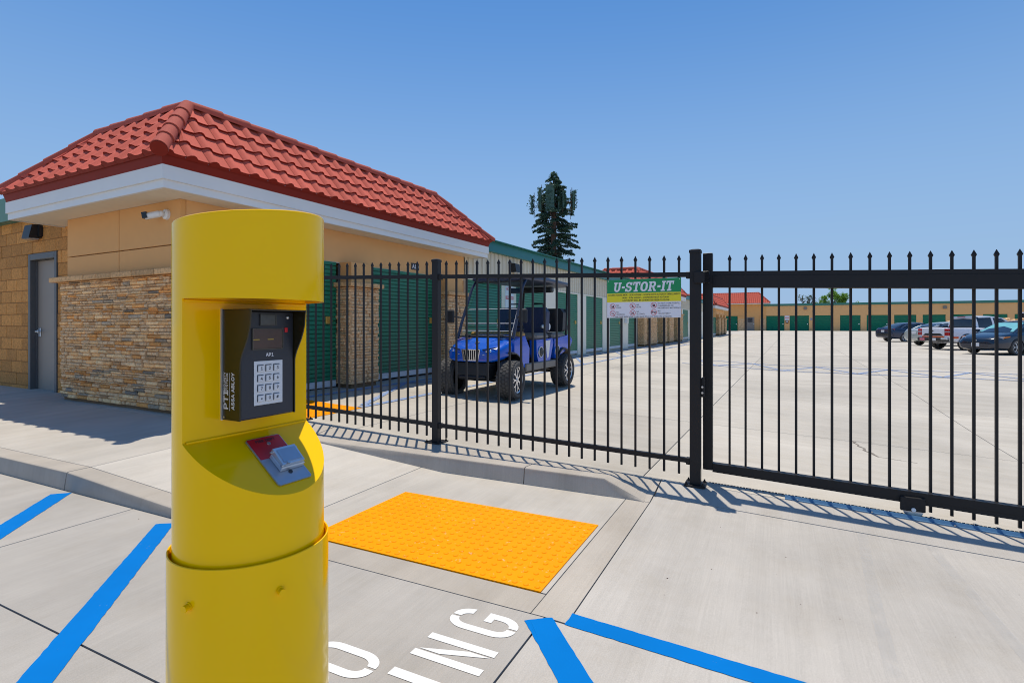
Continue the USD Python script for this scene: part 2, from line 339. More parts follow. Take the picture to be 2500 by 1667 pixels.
# ------------------------------------------------------------------ ground shape
PR = np.array([1.431, 4.12]); FA = np.array([.8977, -.4407]); FA /= np.linalg.norm(FA); FB = np.array([-FA[1], FA[0]])      # the fence line, and away from the camera
C = np.array([-4.0313, 6.4203]); A = np.array([.88351289, -.46840684]); B = np.array([.46840684, .88351289])                # the near corner of the building, along its two fronts
def st(p): d = np.asarray(p, float) - PR; return d @ FA, d @ FB
def xy_st(p): p = np.asarray(p, float); return PR + p[..., :1]*FA + p[..., 1:2]*FB
def pq(p): d = np.asarray(p, float) - C; return d @ A, d @ B
def xy_pq(p): p = np.asarray(p, float); return C + p[..., :1]*A + p[..., 1:2]*B
def ss(x, a, b): t = np.clip((np.asarray(x, float)-a)/(b-a), 0, 1); return t*t*(3-2*t)
def G(xy):
    """height of the driveway outside the fence and of the yard inside it"""
    s, t = st(xy)
    zy = np.clip(.035-.04*s, -.08, .30); zo = np.clip(-.04*np.maximum(s+.36, 0), -.14, 0)
    w = ss(t, -.45, 0); z = zo*(1-w) + zy*w
    k = ss(t, 3, 9); z = z*(1-k) + k*np.maximum(zy, 0)
    _, qq = pq(xy)
    return z + (.43-np.clip(z, 0, .3))*ss(qq, 42, 80)
def ramp(s): return .134*np.clip((-2.05-s)/2.35, 0, 1)
def walk(xy):
    """height of the pavement: level beside the building, ramping down to the yellow mat"""
    s, t = st(xy); return ramp(s)*(1+.26*(t+2.0))
def Gz(x, y): return float(G(np.array([x, y])))

def sheet(poly, hf, to_xy, size=.5, skirt=.08, lift=0.0):
    """a slab: the polygon, cut fine, laid on the height hf, with sides going down"""
    vs, fs = trimesh.creation.triangulate_polygon(poly, engine='earcut')
    v = np.c_[vs, np.zeros(len(vs))]
    v, f = trimesh.remesh.subdivide_to_size(v, fs, size, max_iter=12)
    t = trimesh.Trimesh(v, f, process=True); v, f = np.array(t.vertices), np.array(t.faces)
    xy = to_xy(v[:, :2]); z = hf(xy) + lift
    top = np.c_[xy, z]
    n = np.cross(top[f[:, 1]]-top[f[:, 0]], top[f[:, 2]]-top[f[:, 0]])
    f[n[:, 2] < 0] = f[n[:, 2] < 0][:, ::-1]
    if not skirt: return top, f
    e = np.vstack([f[:, [0, 1]], f[:, [1, 2]], f[:, [2, 0]]]); key = np.sort(e, 1)
    _, inv, cnt = np.unique(key, axis=0, return_inverse=True, return_counts=True)
    be = e[cnt[inv.ravel()] == 1]; n0 = len(top)
    low = top - [0, 0, skirt]
    side = np.vstack([np.c_[be[:, 0], be[:, 1]+n0, be[:, 1]][:, [0, 1, 2]], np.c_[be[:, 0], be[:, 0]+n0, be[:, 1]+n0]])
    return np.vstack([top, low]), np.vstack([f, side])

def chip(poly, r=.006): return poly.buffer(-r)

# ------------------------------------------------------------------ setting: ground, driveway, yard, pavement
gx = 900
ground = part('ground', (np.array([[-gx, -gx, -.26], [gx, -gx, -.26], [gx, gx, -.26], [-gx, gx, -.26]]), np.array([[0, 1, 2], [0, 2, 3]])), M['ground'])
tag(ground, kind='structure')

drive = thing('driveway', kind='structure')
JG = .0045
for poly in (Polygon([(-.26, -.32), (9, -.32), (9, -9), (-.36, -9), (-.36, -2.19), (-.26, -2.19)]),
             Polygon([(-.255, -.32), (-.255, -.0), (9, 0), (9, -.32)]),
             sbox(-3.46, -3.19, -.36, -2.185), sbox(-3.46, -9, -.36, -3.19), sbox(-9.5, -3.19, -3.46, -2.185), sbox(-9.5, -9, -3.46, -3.19)):
    part('concrete_slab', sheet(poly.buffer(-JG), G, xy_st, .5), M['conc_drive'], drive)
# concrete border beside and below the yellow mat
for poly in (sbox(-.43, -.456, -.26, -.004), sbox(-.43, -2.185, -.26, -.46), sbox(-2.1, -2.185, -.43, -2.004)):
    part('concrete_border', sheet(poly.buffer(-.002), G, xy_st, .5), M['conc_kerb'], drive)

yard = thing('yard_pavement', kind='structure')
half = affinity.affine_transform(sbox(0, 0, 1, 1), [1, 0, 0, 1, 0, 0])
inside = Polygon([pq(p) for p in xy_st(np.array([[-6.4, 0.0], [9.0, 0.0], [60., 0.0], [60, 200], [-40, 200]]))])
clipq = inside.intersection(sbox(-.2, -3, 66, 83.5))
ps = [-.2, 2.45, 5.5, 8.57, 11.6, 14.65, 17.7, 20.75, 26.8, 32.9, 39, 45, 51, 57, 66]
qs = [-3., .15, 3.2, 6.25, 9.3, 12.35, 15.4, 18.45, 21.5, 27.6, 33.7, 39.8, 45.9, 52, 58, 64, 70, 76, 83.5]
far = []
for i in range(len(ps)-1):
    for j in range(len(qs)-1):
        c = clipq.intersection(sbox(ps[i], qs[j], ps[i+1], qs[j+1]))
        if c.is_empty or c.area < .02: continue
        for g in getattr(c, 'geoms', [c]):
            g = g.buffer(-JG)
            if g.is_empty or g.geom_type != 'Polygon': continue
            near = qs[j] < 20 and ps[i] < 20
            m = sheet(g, G, xy_pq, 1.2 if near else 4., .06)
            if near: part('concrete_slab', m, M['conc_yard'], yard)
            else: far.append(m)
part('concrete_slabs', cat(far), M['conc_yard'], yard, kind='stuff')

walkway = thing('sidewalk', kind='structure')
bld = Polygon([tuple(st(p)) for p in xy_pq(np.array([[-2.87, -.0], [0, 0.0], [0, 3], [-2.87, 3]]))])
def wz(xy): return walk(xy)
for poly in (sbox(-.43, -2.0, -2.26, -.46), sbox(-2.26, -2.0, -4.4, -.46), sbox(-4.4, -2.0, -7.4, -.46), sbox(-7.4, -2.0, -10.4, -.46), sbox(-10.4, -2., -16, 6),
             sbox(-5.95, -.46, -7.4, .5), sbox(-7.4, -.46, -10.4, 1.6)):
    part('concrete_slab', sheet(poly.buffer(-.0035), wz, xy_st, .5), M['conc_walk'], walkway)

def sweep(name, sec, ss_, parent, mat):
    """sec(s) gives a ring of (t, z); swept along the fence line"""
    rings = []
    for s in ss_:
        r = np.array(sec(s)); xy = xy_st(np.c_[np.full(len(r), s), r[:, 0]]); rings.append(np.c_[xy, r[:, 1]])
    v, f = loft(rings)
    t = trimesh.Trimesh(v, f, process=False)
    if t.volume < 0: f = f[:, ::-1]
    return part(name, (v, f), mat, parent, smooth=25)
def near_kerb(s):
    h = float(ramp(s)); r = min(.013, max(h*.4, .002))
    return [(-2.178, -.1), (-2.178, 0.003), (-2.162, h-r), (-2.158, h-r*.4), (-2.150, h-r*.06), (-2.14, h), (-2.004, h+.001), (-2.004, -.1)]
kerb = thing('near_kerb', kind='structure')
sweep('kerb_stone', near_kerb, np.linspace(-9.5, -7.45, 5), kerb, M['conc_kerb'])
sweep('kerb_stone', near_kerb, np.linspace(-7.44, -4.405, 5), kerb, M['conc_kerb'])
sweep('kerb_stone', near_kerb, np.linspace(-4.395, -2.08, 12), kerb, M['conc_kerb'])

def front_z(s):
    lev = max(.13, float(ramp(s)*(1+.26*1.54)))
    return lev if s < -.60 else .13*max(0., (-.30-s)/.30)
def far_kerb(s):
    h = front_z(s); bz = float(G(xy_st(np.array([s, 0.]))))
    low = float(ramp(s)*(1+.26*1.54)); r = min(.016, max((h-low)*.4, .002)); zb = max(bz, 0.)
    return [(-.475, -.1), (-.475, low+.002), (-.458, h-r), (-.452, h-r*.35), (-.44, h-r*.05), (-.425, h), (-.30, h*.8+zb*.2), (-.004, zb), (-.004, -.1)]
fkerb = thing('fence_kerb', kind='structure')
sweep('kerb_stone', far_kerb, np.linspace(-5.93, -3.72, 8), fkerb, M['conc_kerb'])
sweep('kerb_stone', far_kerb, np.linspace(-3.71, -1.262, 8), fkerb, M['conc_kerb'])
sweep('kerb_stone', far_kerb, list(np.linspace(-1.254, -.60, 5)) + list(np.linspace(-.58, -.30, 8)), fkerb, M['conc_kerb'])

# painted markings
def paint(poly, mat, parent, to=xy_st, hf=G, lift=.0022, size=.15, name='painted_stripe', label=None):
    return part(name, sheet(poly, hf, to, size, 0, lift), mat, parent, label=label)
def rough_edge(poly, amp=.0012):
    pts = np.array(poly.segmentize(.03).exterior.coords)[:-1]
    return Polygon(pts + R.normal(0, amp, pts.shape)).buffer(0)
for poly in (Polygon([(-.265, -2.10), (5, -2.10), (5, -2.198), (-.265, -2.198)]), Polygon([(-.43, -2.25), (-.33, -2.175), (1.2, -3.85), (1.1, -3.92)]),
             Polygon([(-4.36, -2.28), (-4.26, -2.19), (-3.1, -3.34), (-3.2, -3.43)]), Polygon([(-3.02, -2.29), (-2.93, -2.225), (-.9, -4.22), (-1.0, -4.31)])):
    paint(rough_edge(poly), M['blue_paint'], drive)
# stencilled NO / PARKING, read looking across the bay: up is -s, along is +t; letters .31 m tall, .15 m wide
def let(poly, name, t0, s0, h=.31, w=.155):
    """poly in the unit letter box (x along, y up) -> driveway"""
    g = affinity.affine_transform(poly, [0, -h, w, 0, s0, t0])
    for k in getattr(g, 'geoms', [g]):
        paint(k, M['white_paint'], drive, name='painted_letter', size=.2)
def rrect(x0, y0, x1, y1, rx, ry):
    a = np.linspace(0, PI/2, 9); pts = []
    for cx, cy, o in ((x1-rx, y1-ry, 0), (x0+rx, y1-ry, 1), (x0+rx, y0+ry, 2), (x1-rx, y0+ry, 3)):
        pts += [(cx + rx*math.cos(t+o*PI/2), cy + ry*math.sin(t+o*PI/2)) for t in a]
    return Polygon(pts)
oO = rrect(0, 0, 1, 1, .42, .30); oI = rrect(.24, .13, .76, .87, .20, .17)
LO = oO.difference(oI).difference(sbox(.44, 0, .56, 1).difference(sbox(.44, .13, .56, .87)).intersection(sbox(.47, 0, .55, 1)))
LN = shapely.union_all([sbox(0, 0, .24, 1), sbox(.76, 0, 1, 1), Polygon([(.30, .96), (.30, .66), (.70, .04), (.70, .34)])])
LG = oO.difference(oI).difference(Polygon([(.6, .52), (1.1, .52), (1.1, .74), (.6, .74)])).union(sbox(.56, .40, 1, .52)).difference(sbox(.46, -.1, .54, .14)).difference(sbox(.46, .86, .54, 1.1))
LI = sbox(.36, 0, .64, 1)
LK = shapely.union_all([sbox(0, 0, .24, 1), Polygon([(.30, .45), (.72, 1), (1, 1), (.54, .5)]), Polygon([(.34, .5), (.56, .62), (1, 0), (.72, 0)])])
LR = shapely.union_all([sbox(0, 0, .24, 1), rrect(.3, .46, 1, 1, .3, .2).difference(rrect(.3, .6, .76, .87, .16, .1)), Polygon([(.5, .44), (.76, .44), (1, 0), (.74, 0)])])
LA = Polygon([(0, 0), (.38, 1), (.62, 1), (1, 0), (.76, 0), (.66, .28), (.34, .28), (.24, 0)]).difference(Polygon([(.5, .78), (.6, .44), (.4, .44)]))
LP = shapely.union_all([sbox(0, 0, .24, 1), rrect(.3, .42, 1, 1, .3, .2).difference(rrect(.3, .56, .76, .87, .16, .1))])
for L, t0 in ((LG, -2.42), (LN, -2.655), (LI, -2.845), (LK, -3.05), (LR, -3.27), (LA, -3.47), (LP, -3.67)): let(L, 'x', t0, -.425)
for L, t0 in ((LO, -2.875), (LN, -3.11)): let(L, 'x', t0, -.79)

# hatched lanes in the yard
def ystripe(p0, p1, w=.10, mat='blue_faint', lift=.007): paint(strip2d(p0, p1, w), M[mat], yard, to=xy_pq, lift=lift, size=.8)
ystripe((1.60, 1.36), (1.38, 34), .10); ystripe((.47, 1.40), (.47, 34), .10)
for k in range(7):
    q0 = 1.5 + k*4.2
    ystripe((1.52, q0), (.52, q0+2.1), .09); ystripe((.52, q0+2.1), (1.50, q0+4.2), .09)
for a, b in (((3.6, 15.0), (12.4, 14.3)), ((3.6, 12.9), (12.6, 12.2))): ystripe(a, b, .11)
for k in range(5):
    x = 3.7 + 1.75*k; ystripe((x, 14.9 - k*.14), (x + .88, 12.9 - k*.12), .10); ystripe((x+.88, 12.9-k*.12), (x+1.75, 14.7-k*.14), .10)
ystripe((10.3, 17.7), (19, 20.6), .10, 'white_paint'); ystripe((11.9, 11.2), (17.4, 12.2), .10, 'white_paint')

# tactile mats
def mat_thing(label, corners, to, hf, rows, cols):
    """corners: (s0, t0, s1, t1)"""
    t = thing('tactile_mat', label, 'tactile mat', group='yellow tactile mats')
    s0, t0, s1, t1 = corners
    part('mat_sheet', sheet(sbox(s0, t0, s1, t1), hf, to, .4, .03, .006), M['yellow_mat'], t)
    dome, n, dv, df = rev([(0.0155, 0), (.0135, .0035), (.0095, .0052), (0, .0056)], 10), 0, [], []
    for i in range(cols):
        for j in range(rows):
            p = to(np.array([s0 + (i+.5)/cols*(s1-s0), t0 + (j+.5)/rows*(t1-t0)])); z = float(hf(p)) + .006
            dv.append(dome[0] + [p[0], p[1], z]); df.append(dome[1] + n); n += len(dome[0])
    part('dome_studs', (np.vstack(dv), np.vstack(df)), M['yellow_mat'], t, smooth=40, kind='stuff')
mat_thing('yellow studded tactile mat in the ramp in front of the fence', (-1.98, -2.0, -.46, -1.06), xy_st, wz, 15, 25)
mat_thing('yellow studded tactile mat behind the fence beside the building', (.16, .44, 1.66, 1.33), xy_pq, G, 15, 25)

# ------------------------------------------------------------------ the storage building beside the fence (local frame: x = along the near front, y = along the long front)
bl = thing('storage_building', 'long tan storage building with red tiled corner tower, stone cladding and green roller doors', 'building', (C[0], C[1], 0), BANG)
BX = lambda p, qv: xy_pq(np.array([p, qv]))
TH = 2.81                                                             # soffit
def roller_door(q0, q1, z0, z1, parent, p=0.0, slat=.068, bar=True, latch=True, flip=False):
    """a ribbed steel curtain in the plane x = p, from y = q0 to q1"""
    n = max(3, int(round((z1-z0-.11)/slat))); zs, xs = [], []
    for k in range(n):
        a = z0+.11 + k*(z1-z0-.11)/n; h = (z1-z0-.11)/n
        zs += [a, a+h*.10, a+h*.16, a+h*.90]; xs += [0, .0, .024, .024]
    zs.append(z1); xs.append(0)
    zs, xs = np.array(zs), np.array(xs)
    v = np.vstack([np.c_[p+xs, np.full(len(zs), q0), zs], np.c_[p+xs, np.full(len(zs), q1), zs]]); m = len(zs); i = np.arange(m-1)
    d = part('roller_door', (v, np.vstack([np.c_[i, i+m, i+m+1], np.c_[i, i+m+1, i+1]])), M['green_door'], parent)
    if bar: part('bottom_bar', cbox(p-.01, p+.035, q0+.005, q1-.005, z0+.012, z0+.115, .006), M['bar_white'], d)
    if latch: part('latch', cat([cbox(p+.012, p+.04, q1-.22, q1-.12, z0+1.02, z0+1.14, .006), cbox(p+.03, p+.055, q1-.2, q1-.1, z0+1.06, z0+1.09, .004)]), M['brass'], d)
    return d

# core walls (solid backing)
part('wall', cat([box(-2.80, -.02, .06, .50, -.1, 3.1), box(-.50, -.02, .50, 6.29, 2.31, 3.1)]), M['stucco2'], bl)
# near front: four stucco panels with control joints, stone below
for x0, x1 in ((-2.80, -1.396), (-1.384, 0.)):
    for z0, z1 in ((1.965, 2.260), (2.272, 2.815)):
        part('stucco_panel', cbox(x0, x1, 0, .07, z0, z1, .004), M['stucco'], bl)
# long front: stucco head over the doors
part('stucco_panel', cbox(-.06, 0.0, .0725, 6.29, 2.30, 2.815, .003), M['stucco2'], bl)
part('stucco_bead', box(-.03, .006, .0725, 6.285, 2.292, 2.302), M['jamb'], bl)

def veneer(parent, face, x0, x1, z0, z1, individually, row=.056, length=.215, off=.05, rnd=R):
    """ledge stones laid in rows; face(x, d, z) -> point, d is how far proud"""
    items = []; z = z0
    while z < z1 - .012:
        h = min(row*rnd.uniform(.62, 1.45), z1 - z)
        if z1 - z - h < .018: h = z1 - z
        x = x0
        while x < x1 - 1e-6:
            L = length*rnd.choice([.45, .65, .9, 1.1, 1.4, 1.8])*rnd.uniform(.85, 1.15)
            L = min(L, x1 - x)
            if x1 - x - L < .05: L = x1 - x
            d = off*rnd.uniform(.55, 1.15); g = .0018; j = lambda a: rnd.uniform(-a, a)
            b = [(x+g, 0), (x+L-g, 0)]; zz0, zz1 = z+g, z+h-g; t = min(.010, h*.2)
            pts = [face(x+g, -.03, zz0), face(x+L-g, -.03, zz0), face(x+L-g, -.03, zz1), face(x+g, -.03, zz1)]
            fr = [face(x+g+t*.6, d-.012, zz0+j(.002)), face(x+L-g-t*.6, d-.012, zz0+j(.002)), face(x+L-g-t*.6, d-.012, zz1+j(.002)), face(x+g+t*.6, d-.012, zz1+j(.002))]
            tp = [face(x+g+t+abs(j(.01)), d+j(.006), zz0+t+abs(j(.004))), face(x+L-g-t-abs(j(.01)), d+j(.006), zz0+t+abs(j(.004))), face(x+L-g-t-abs(j(.01)), d+j(.006), zz1-t-abs(j(.003))), face(x+g+t+abs(j(.01)), d+j(.006), zz1-t-abs(j(.003)))]
            v = np.array(pts+fr+tp); f = []
            for o in (0, 4):
                for k in range(4): a, c = o+k, o+(k+1) % 4; f += [[a, c, c+4], [a, c+4, a+4]]
            f += [[8, 9, 10], [8, 10, 11]]
            items.append((v, np.array(f)))
            x += L
        z += h
    if individually:
        items.sort(key=lambda m: -np.prod(np.sort(np.ptp(m[0], axis=0))[1:]))
        for m in items[:300]: part('stone', m, STONES[rnd.choice(6, p=STW)], parent)
        if items[300:]: part('small_stones', cat(items[300:]), M['stones'], parent, kind='stuff')
    else: part('stones', cat(items), M['stones'], parent, kind='stuff')
    return len(items)

sv = sub('stone_veneer', bl)
n1 = veneer(sv, lambda x, d, z: (x, -.02-d, z), -2.86, .30, .235, 1.895, True, row=.037, length=.155)
part('mortar_bed', cat([box(-2.84, .30, -.022, .06, .17, 1.90), box(-2.8, .3, -.015, .06, -.1, .24)]), M['grout'], sv)
x = -3.06
for L in (.52, .46, .36, .37, .51, .50, .45, .30):
    x1 = min(x+L, .40); part('cap_stone', cbox(x+.004, x1-.004, -.125, .05, 1.898, 1.968, .008), M['cap_stone'], bl); x = x1
# stone columns of the long front
def column(q0, q1, z0, p1=.35, parent=bl, ztop=1.895, pier=True, pz=2.30):
    c = sub('stone_column', parent)
    part('core', box(.0, p1-.05, q0+.05, q1-.03, z0-.1, ztop), M['grout'], c)
    a = lambda x, d, z: (x, q0+.05-d, z); b = lambda y, d, z: (p1-.05+d, y, z); e = lambda x, d, z: (x, q1-.03+d, z)
    rr = np.random.default_rng(int(q0*100))
    its = []
    for fn, u0, u1 in ((a, 0., p1-.03), (b, q0+.02, q1), (e, 0., p1-.03)):
        veneer(c, fn, u0, u1, z0+.03, ztop-.005, False, row=.046, length=.15, rnd=rr)
    part('cap_stone', cbox(-.01, p1+.06, q0-.05, q1+.06, ztop, ztop+.072, .01), M['cap_stone'], c)
    if pier: part('pier', cbox(.0, p1-.08, q0+.09, q1-.07, ztop+.07, pz, .004), M['stucco'], c)
    return c
for q0, q1 in ((.12, .52), (2.46, 3.12), (5.16, 5.88)): column(q0, q1, .27 + .01*q0)
roller_door(.52, 2.46, .275, 2.30, bl); roller_door(3.10, 5.18, .29, 2.30, bl)
part('wall', box(-.3, -.015, 5.85, 6.29, -.1, 2.31), M['stucco'], bl)

# eaves: white fascia in two steps, cream soffit boards, red upstand and mansard of red tiles
def eaves(parent, pL, pR, q0, q1, front=True, ov=.45, det=True):
    """pL..pR along the near front, q0..q1 along the long one; the corner of the overhang is at (pR, q0)"""
    part('fascia', cat([hexa([(pL, q0, 2.895), (pR, q0, 2.895), (pR-.03, q0+.03, 2.895), (pL, q0+.03, 2.895)], [(pL, q0, 3.053), (pR, q0, 3.053), (pR-.03, q0+.03, 3.053), (pL, q0+.03, 3.053)]),
                        hexa([(pR-.03, q0+.03, 2.895), (pR, q0, 2.895), (pR, q1, 2.895), (pR-.03, q1, 2.895)], [(pR-.03, q0+.03, 3.053), (pR, q0, 3.053), (pR, q1, 3.053), (pR-.03, q1, 3.053)]),
                        box(pR-.6, pR, q1, q1+.03, 2.895, 3.053), box(pL-.03, pL, q0, .9 + q0, 2.895, 3.053)]), M['trim_white'], parent)
    i = .022
    part('fascia', cat([box(pL+.01, pR-i, q0+i, q0+.06, 2.802, 2.8945), box(pR-.06, pR-i, q0+.06, q1-.01, 2.802, 2.8945), box(pR-.6, pR-i, q1-.01, q1+.012, 2.802, 2.8945), box(pL-.012, pL+.01, q0+i, .9+q0, 2.802, 2.8945)]), M['trim_white'], parent)
    part('upstand', cat([hexa([(pL, q0-.0, 3.054), (pR, q0, 3.054), (pR-.03, q0+.03, 3.054), (pL, q0+.03, 3.054)], [(pL-.02, q0-.035, 3.168), (pR+.035, q0-.035, 3.168), (pR, q0+.02, 3.168), (pL, q0+.02, 3.168)]),
                         hexa([(pR-.03, q0+.03, 3.054), (pR, q0, 3.054), (pR, q1, 3.054), (pR-.03, q1, 3.054)], [(pR, q0+.02, 3.168), (pR+.035, q0-.035, 3.168), (pR+.035, q1+.05, 3.168), (pR, q1+.03, 3.168)])]), M['red_fascia'], parent)
    return
eaves(bl, -3.50, .45, -.45, 6.60)
x = -3.48
while x < .36:
    x1 = min(x+.305, .39); part('soffit_board', box(x+.002, x1-.002, -.39, -.004, 2.812, 2.83), M['soffit'], bl); x = x1
y = .0
while y < 6.5:
    y1 = min(y+.61, 6.58); part('soffit_board', box(.004, .39, y+.002, y1-.002, 2.812, 2.83), M['soffit'], bl); y = y1
part('soffit_board', cat([box(-3.48, -2.81, 0., .45, 2.813, 2.83), box(-.6, 0, 6.29, 6.6, 2.813, 2.83)]), M['soffit'], bl)

def mansard(parent, pL, pR, q0, q1, run, zt, rise, backL, backR, pitchR, pitchL, rows, single, ridge_q, left_face=True):
    """steep tiled skirt round the corner (pR, q0). run: how far it leans in; backL / backR: how far the far ends lean in"""
    # sheeting under the tiles
    E = lambda h: zt + rise*h
    quads = [[(pR, q0, zt), (pR, q1, zt), (pR-run, q1-backR, zt+rise), (pR-run, q0+ridge_q, zt+rise)],
             [(pL, q0, zt), (pR, q0, zt), (pR-run, q0+ridge_q, zt+rise), (pL+backL, q0+ridge_q, zt+rise)],
             [(pR, q1, zt), (pR-1.2, q1, zt), (pR-run-.6, q1-backR, zt+rise), (pR-run, q1-backR, zt+rise)],
             [(pL, q0+1.0, zt), (pL, q0, zt), (pL+backL, q0+ridge_q, zt+rise), (pL+backL, q0+ridge_q+.9, zt+rise)],
             [(pL+backL, q0+ridge_q, zt+rise), (pR-run, q0+ridge_q, zt+rise), (pR-run-.5, q0+ridge_q+.5, zt+rise-.2), (pL+backL, q0+ridge_q+.5, zt+rise-.2)],
             [(pR-run, q0+ridge_q, zt+rise), (pR-run, q1-backR, zt+rise), (pR-run-.5, q1-backR, zt+rise-.2), (pR-run-.5, q0+ridge_q+.5, zt+rise-.2)]]
    part('roof_sheet', cat([(np.array(qd), np.array([[0, 1, 2], [0, 2, 3]])) for qd in quads]), M['red_fascia'], parent)
    def face(o, U, W, N, slope, Lw, lo, hi, nrow, pitch):
        """tiles on a plane: o corner, U along the eave, W up the slope, N out; lo(h), hi(h) limits along U"""
        nc = int(round(Lw/pitch)); pt = Lw/nc; rl = slope/nrow; lap = .03; out = []
        uu = np.linspace(0, 1, 9)
        prof = np.where(uu < .5, .040*np.sin(np.clip(uu/.5, 0, 1)*PI)**.9, -.004*np.sin((uu-.5)/.5*PI))
        for r in range(nrow):
            for c in range(-1, nc+1):
                sh = 0.0
                pts = []
                for w, lift in ((r*rl - (.015 if r == 0 else lap), .034), (min((r+1)*rl, slope), .004)):
                    for k in range(9):
                        h = np.clip(w/slope, 0, 1); u = (c + uu[k]*.978)*pt + sh
                        u = min(max(u, lo(h)), hi(h))
                        pts.append(np.asarray(o) + U*u + W*w + N*(prof[k] + lift))
                # front lip
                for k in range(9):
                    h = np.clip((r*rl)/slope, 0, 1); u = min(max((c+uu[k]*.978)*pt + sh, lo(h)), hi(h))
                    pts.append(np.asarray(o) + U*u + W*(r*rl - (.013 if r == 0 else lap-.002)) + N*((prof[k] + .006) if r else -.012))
                v = np.array(pts)
                if np.ptp(v @ U) < .05: continue
                f = []
                for k in range(8):
                    f += [[k, k+1, 9+k+1], [k, 9+k+1, 9+k]]
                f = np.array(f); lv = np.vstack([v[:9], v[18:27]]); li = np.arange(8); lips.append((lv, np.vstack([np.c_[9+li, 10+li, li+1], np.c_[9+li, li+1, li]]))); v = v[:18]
                if np.dot(np.cross(v[1]-v[0], v[10]-v[0]), N) < 0: f = f[:, ::-1]
                out.append((v, f))
        return out
    X, Y, Z = np.eye(3); lips = []
    sl = math.hypot(run, rise); W1 = (-X*run + Z*rise)/sl; N1 = (X*rise + Z*run)/sl
    t1 = face((pR, q0, zt), Y, W1, N1, sl, q1-q0, lambda h: ridge_q*h + .03, lambda h: (q1-q0) - backR*h - .02, rows, pitchR)
    sl2 = math.hypot(ridge_q, rise); W2 = (Y*ridge_q + Z*rise)/sl2; N2 = (-Y*rise + Z*ridge_q)/sl2
    t2 = face((pL, q0, zt), X, W2, N2, sl2, pR-pL, lambda h: backL*h + .02, lambda h: (pR-pL) - run*h - .03, rows, pitchL) if left_face else []
    if single:
        for m in t1 + t2: part('roof_tile', m, M['tile'], parent, smooth=40)
    else: part('roof_tiles', cat(t1+t2), M['tile'], parent, smooth=40, kind='stuff')
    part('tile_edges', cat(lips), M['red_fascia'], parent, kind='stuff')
    # barrel caps along hips and ridges
    def caps(a, b, r, step):
        a, b = np.array(a, float), np.array(b, float); L = np.linalg.norm(b-a); d = (b-a)/L; n = max(1, int(round(L/step))); out = []
        side = np.cross(d, Z); side /= np.linalg.norm(side); up = np.cross(side, d)
        for k in range(n):
            p0 = a + d*(L*k/n - .03); p1 = a + d*(L*(k+1)/n); g = np.linspace(-.15*PI, 1.15*PI, 11)
            ra, rb = r*1.10, r*.88
            v = np.vstack([p0 + ra*(np.cos(t)*side + np.sin(t)*up) for t in g] + [p1 + rb*(np.cos(t)*side + np.sin(t)*up) for t in g] + [p0 + (ra-.014)*(np.cos(t)*side + np.sin(t)*up) for t in g])
            f = []
            for i in range(10): f += [[i, i+1, 12+i], [i, 12+i, 11+i], [22+i, 23+i, i+1], [22+i, i+1, i]]
            out.append((v, np.array(f)))
        return out
    top = zt+rise+.02
    cp = caps((pR+.01, q0-.01, zt+.045), (pR-run, q0+ridge_q, top), .082, .235) + caps((pR-run, q1-backR, top), (pR-run, q0+ridge_q, top), .072, .40) \
        + caps((pR+.01, q1+.01, zt+.045), (pR-run, q1-backR, top), .072, .40) + caps((pL+backL, q0+ridge_q, top), (pR-run, q0+ridge_q, top), .072, .40) + caps((pL-.0, q0-.0, zt+.045), (pL+backL, q0+ridge_q, top), .072, .40)
    if single:
        for m in cp: part('ridge_cap', m, M['tile_cap'], parent, smooth=40)
        e = tr(cyl(.086, .02, 20), (0, 0, 0)); d = np.array([-(run), ridge_q, rise]); d /= np.linalg.norm(d); s_ = np.cross(d, Z); s_ /= np.linalg.norm(s_)
        part('hip_end', frame(e, (pR+.028, q0-.030, zt+.012), s_, np.cross(d, s_), d), M['red_fascia'], parent)
    else: part('ridge_caps', cat(cp), M['tile_cap'], parent, smooth=40, kind='stuff')
rf = sub('tile_roof', bl)
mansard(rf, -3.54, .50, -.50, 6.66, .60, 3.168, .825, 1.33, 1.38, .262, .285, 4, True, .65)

# block wall of the set-back wing on the left, with the grey door
bw = sub('block_wall', bl)
part('mortar_bed', cat([box(-9.5, -4.725, .262, .5, -.1, 3.04), box(-3.755, -2.7, .262, .5, -.1, 3.04), box(-4.73, -3.75, .262, .5, 2.46, 3.04), box(-9.5, -3.0, 1.2, 1.3, -.1, 3.04)]), M['cmu_mortar'], bw)
for r in range(15):
    z0 = .06 + r*.2; z1 = z0 + .2
    x = -9.4 + (.2 if r % 2 else 0)
    while x < -2.82:
        a, b = x + .004, min(x + .396, -2.80)
        for lo, hi in ((-9.5, -4.745), (-3.735, -2.80)) if z0 < 2.44 else ((-9.5, -2.8),):
            u0, u1 = max(a, lo), min(b, hi)
            if u1 - u0 > .04: part('concrete_block', cbox(u0, u1, .25 + R.uniform(-.003, .003), .33, z0+.004, z1-.004, .006), M['cmu'], bw)
        x += .4
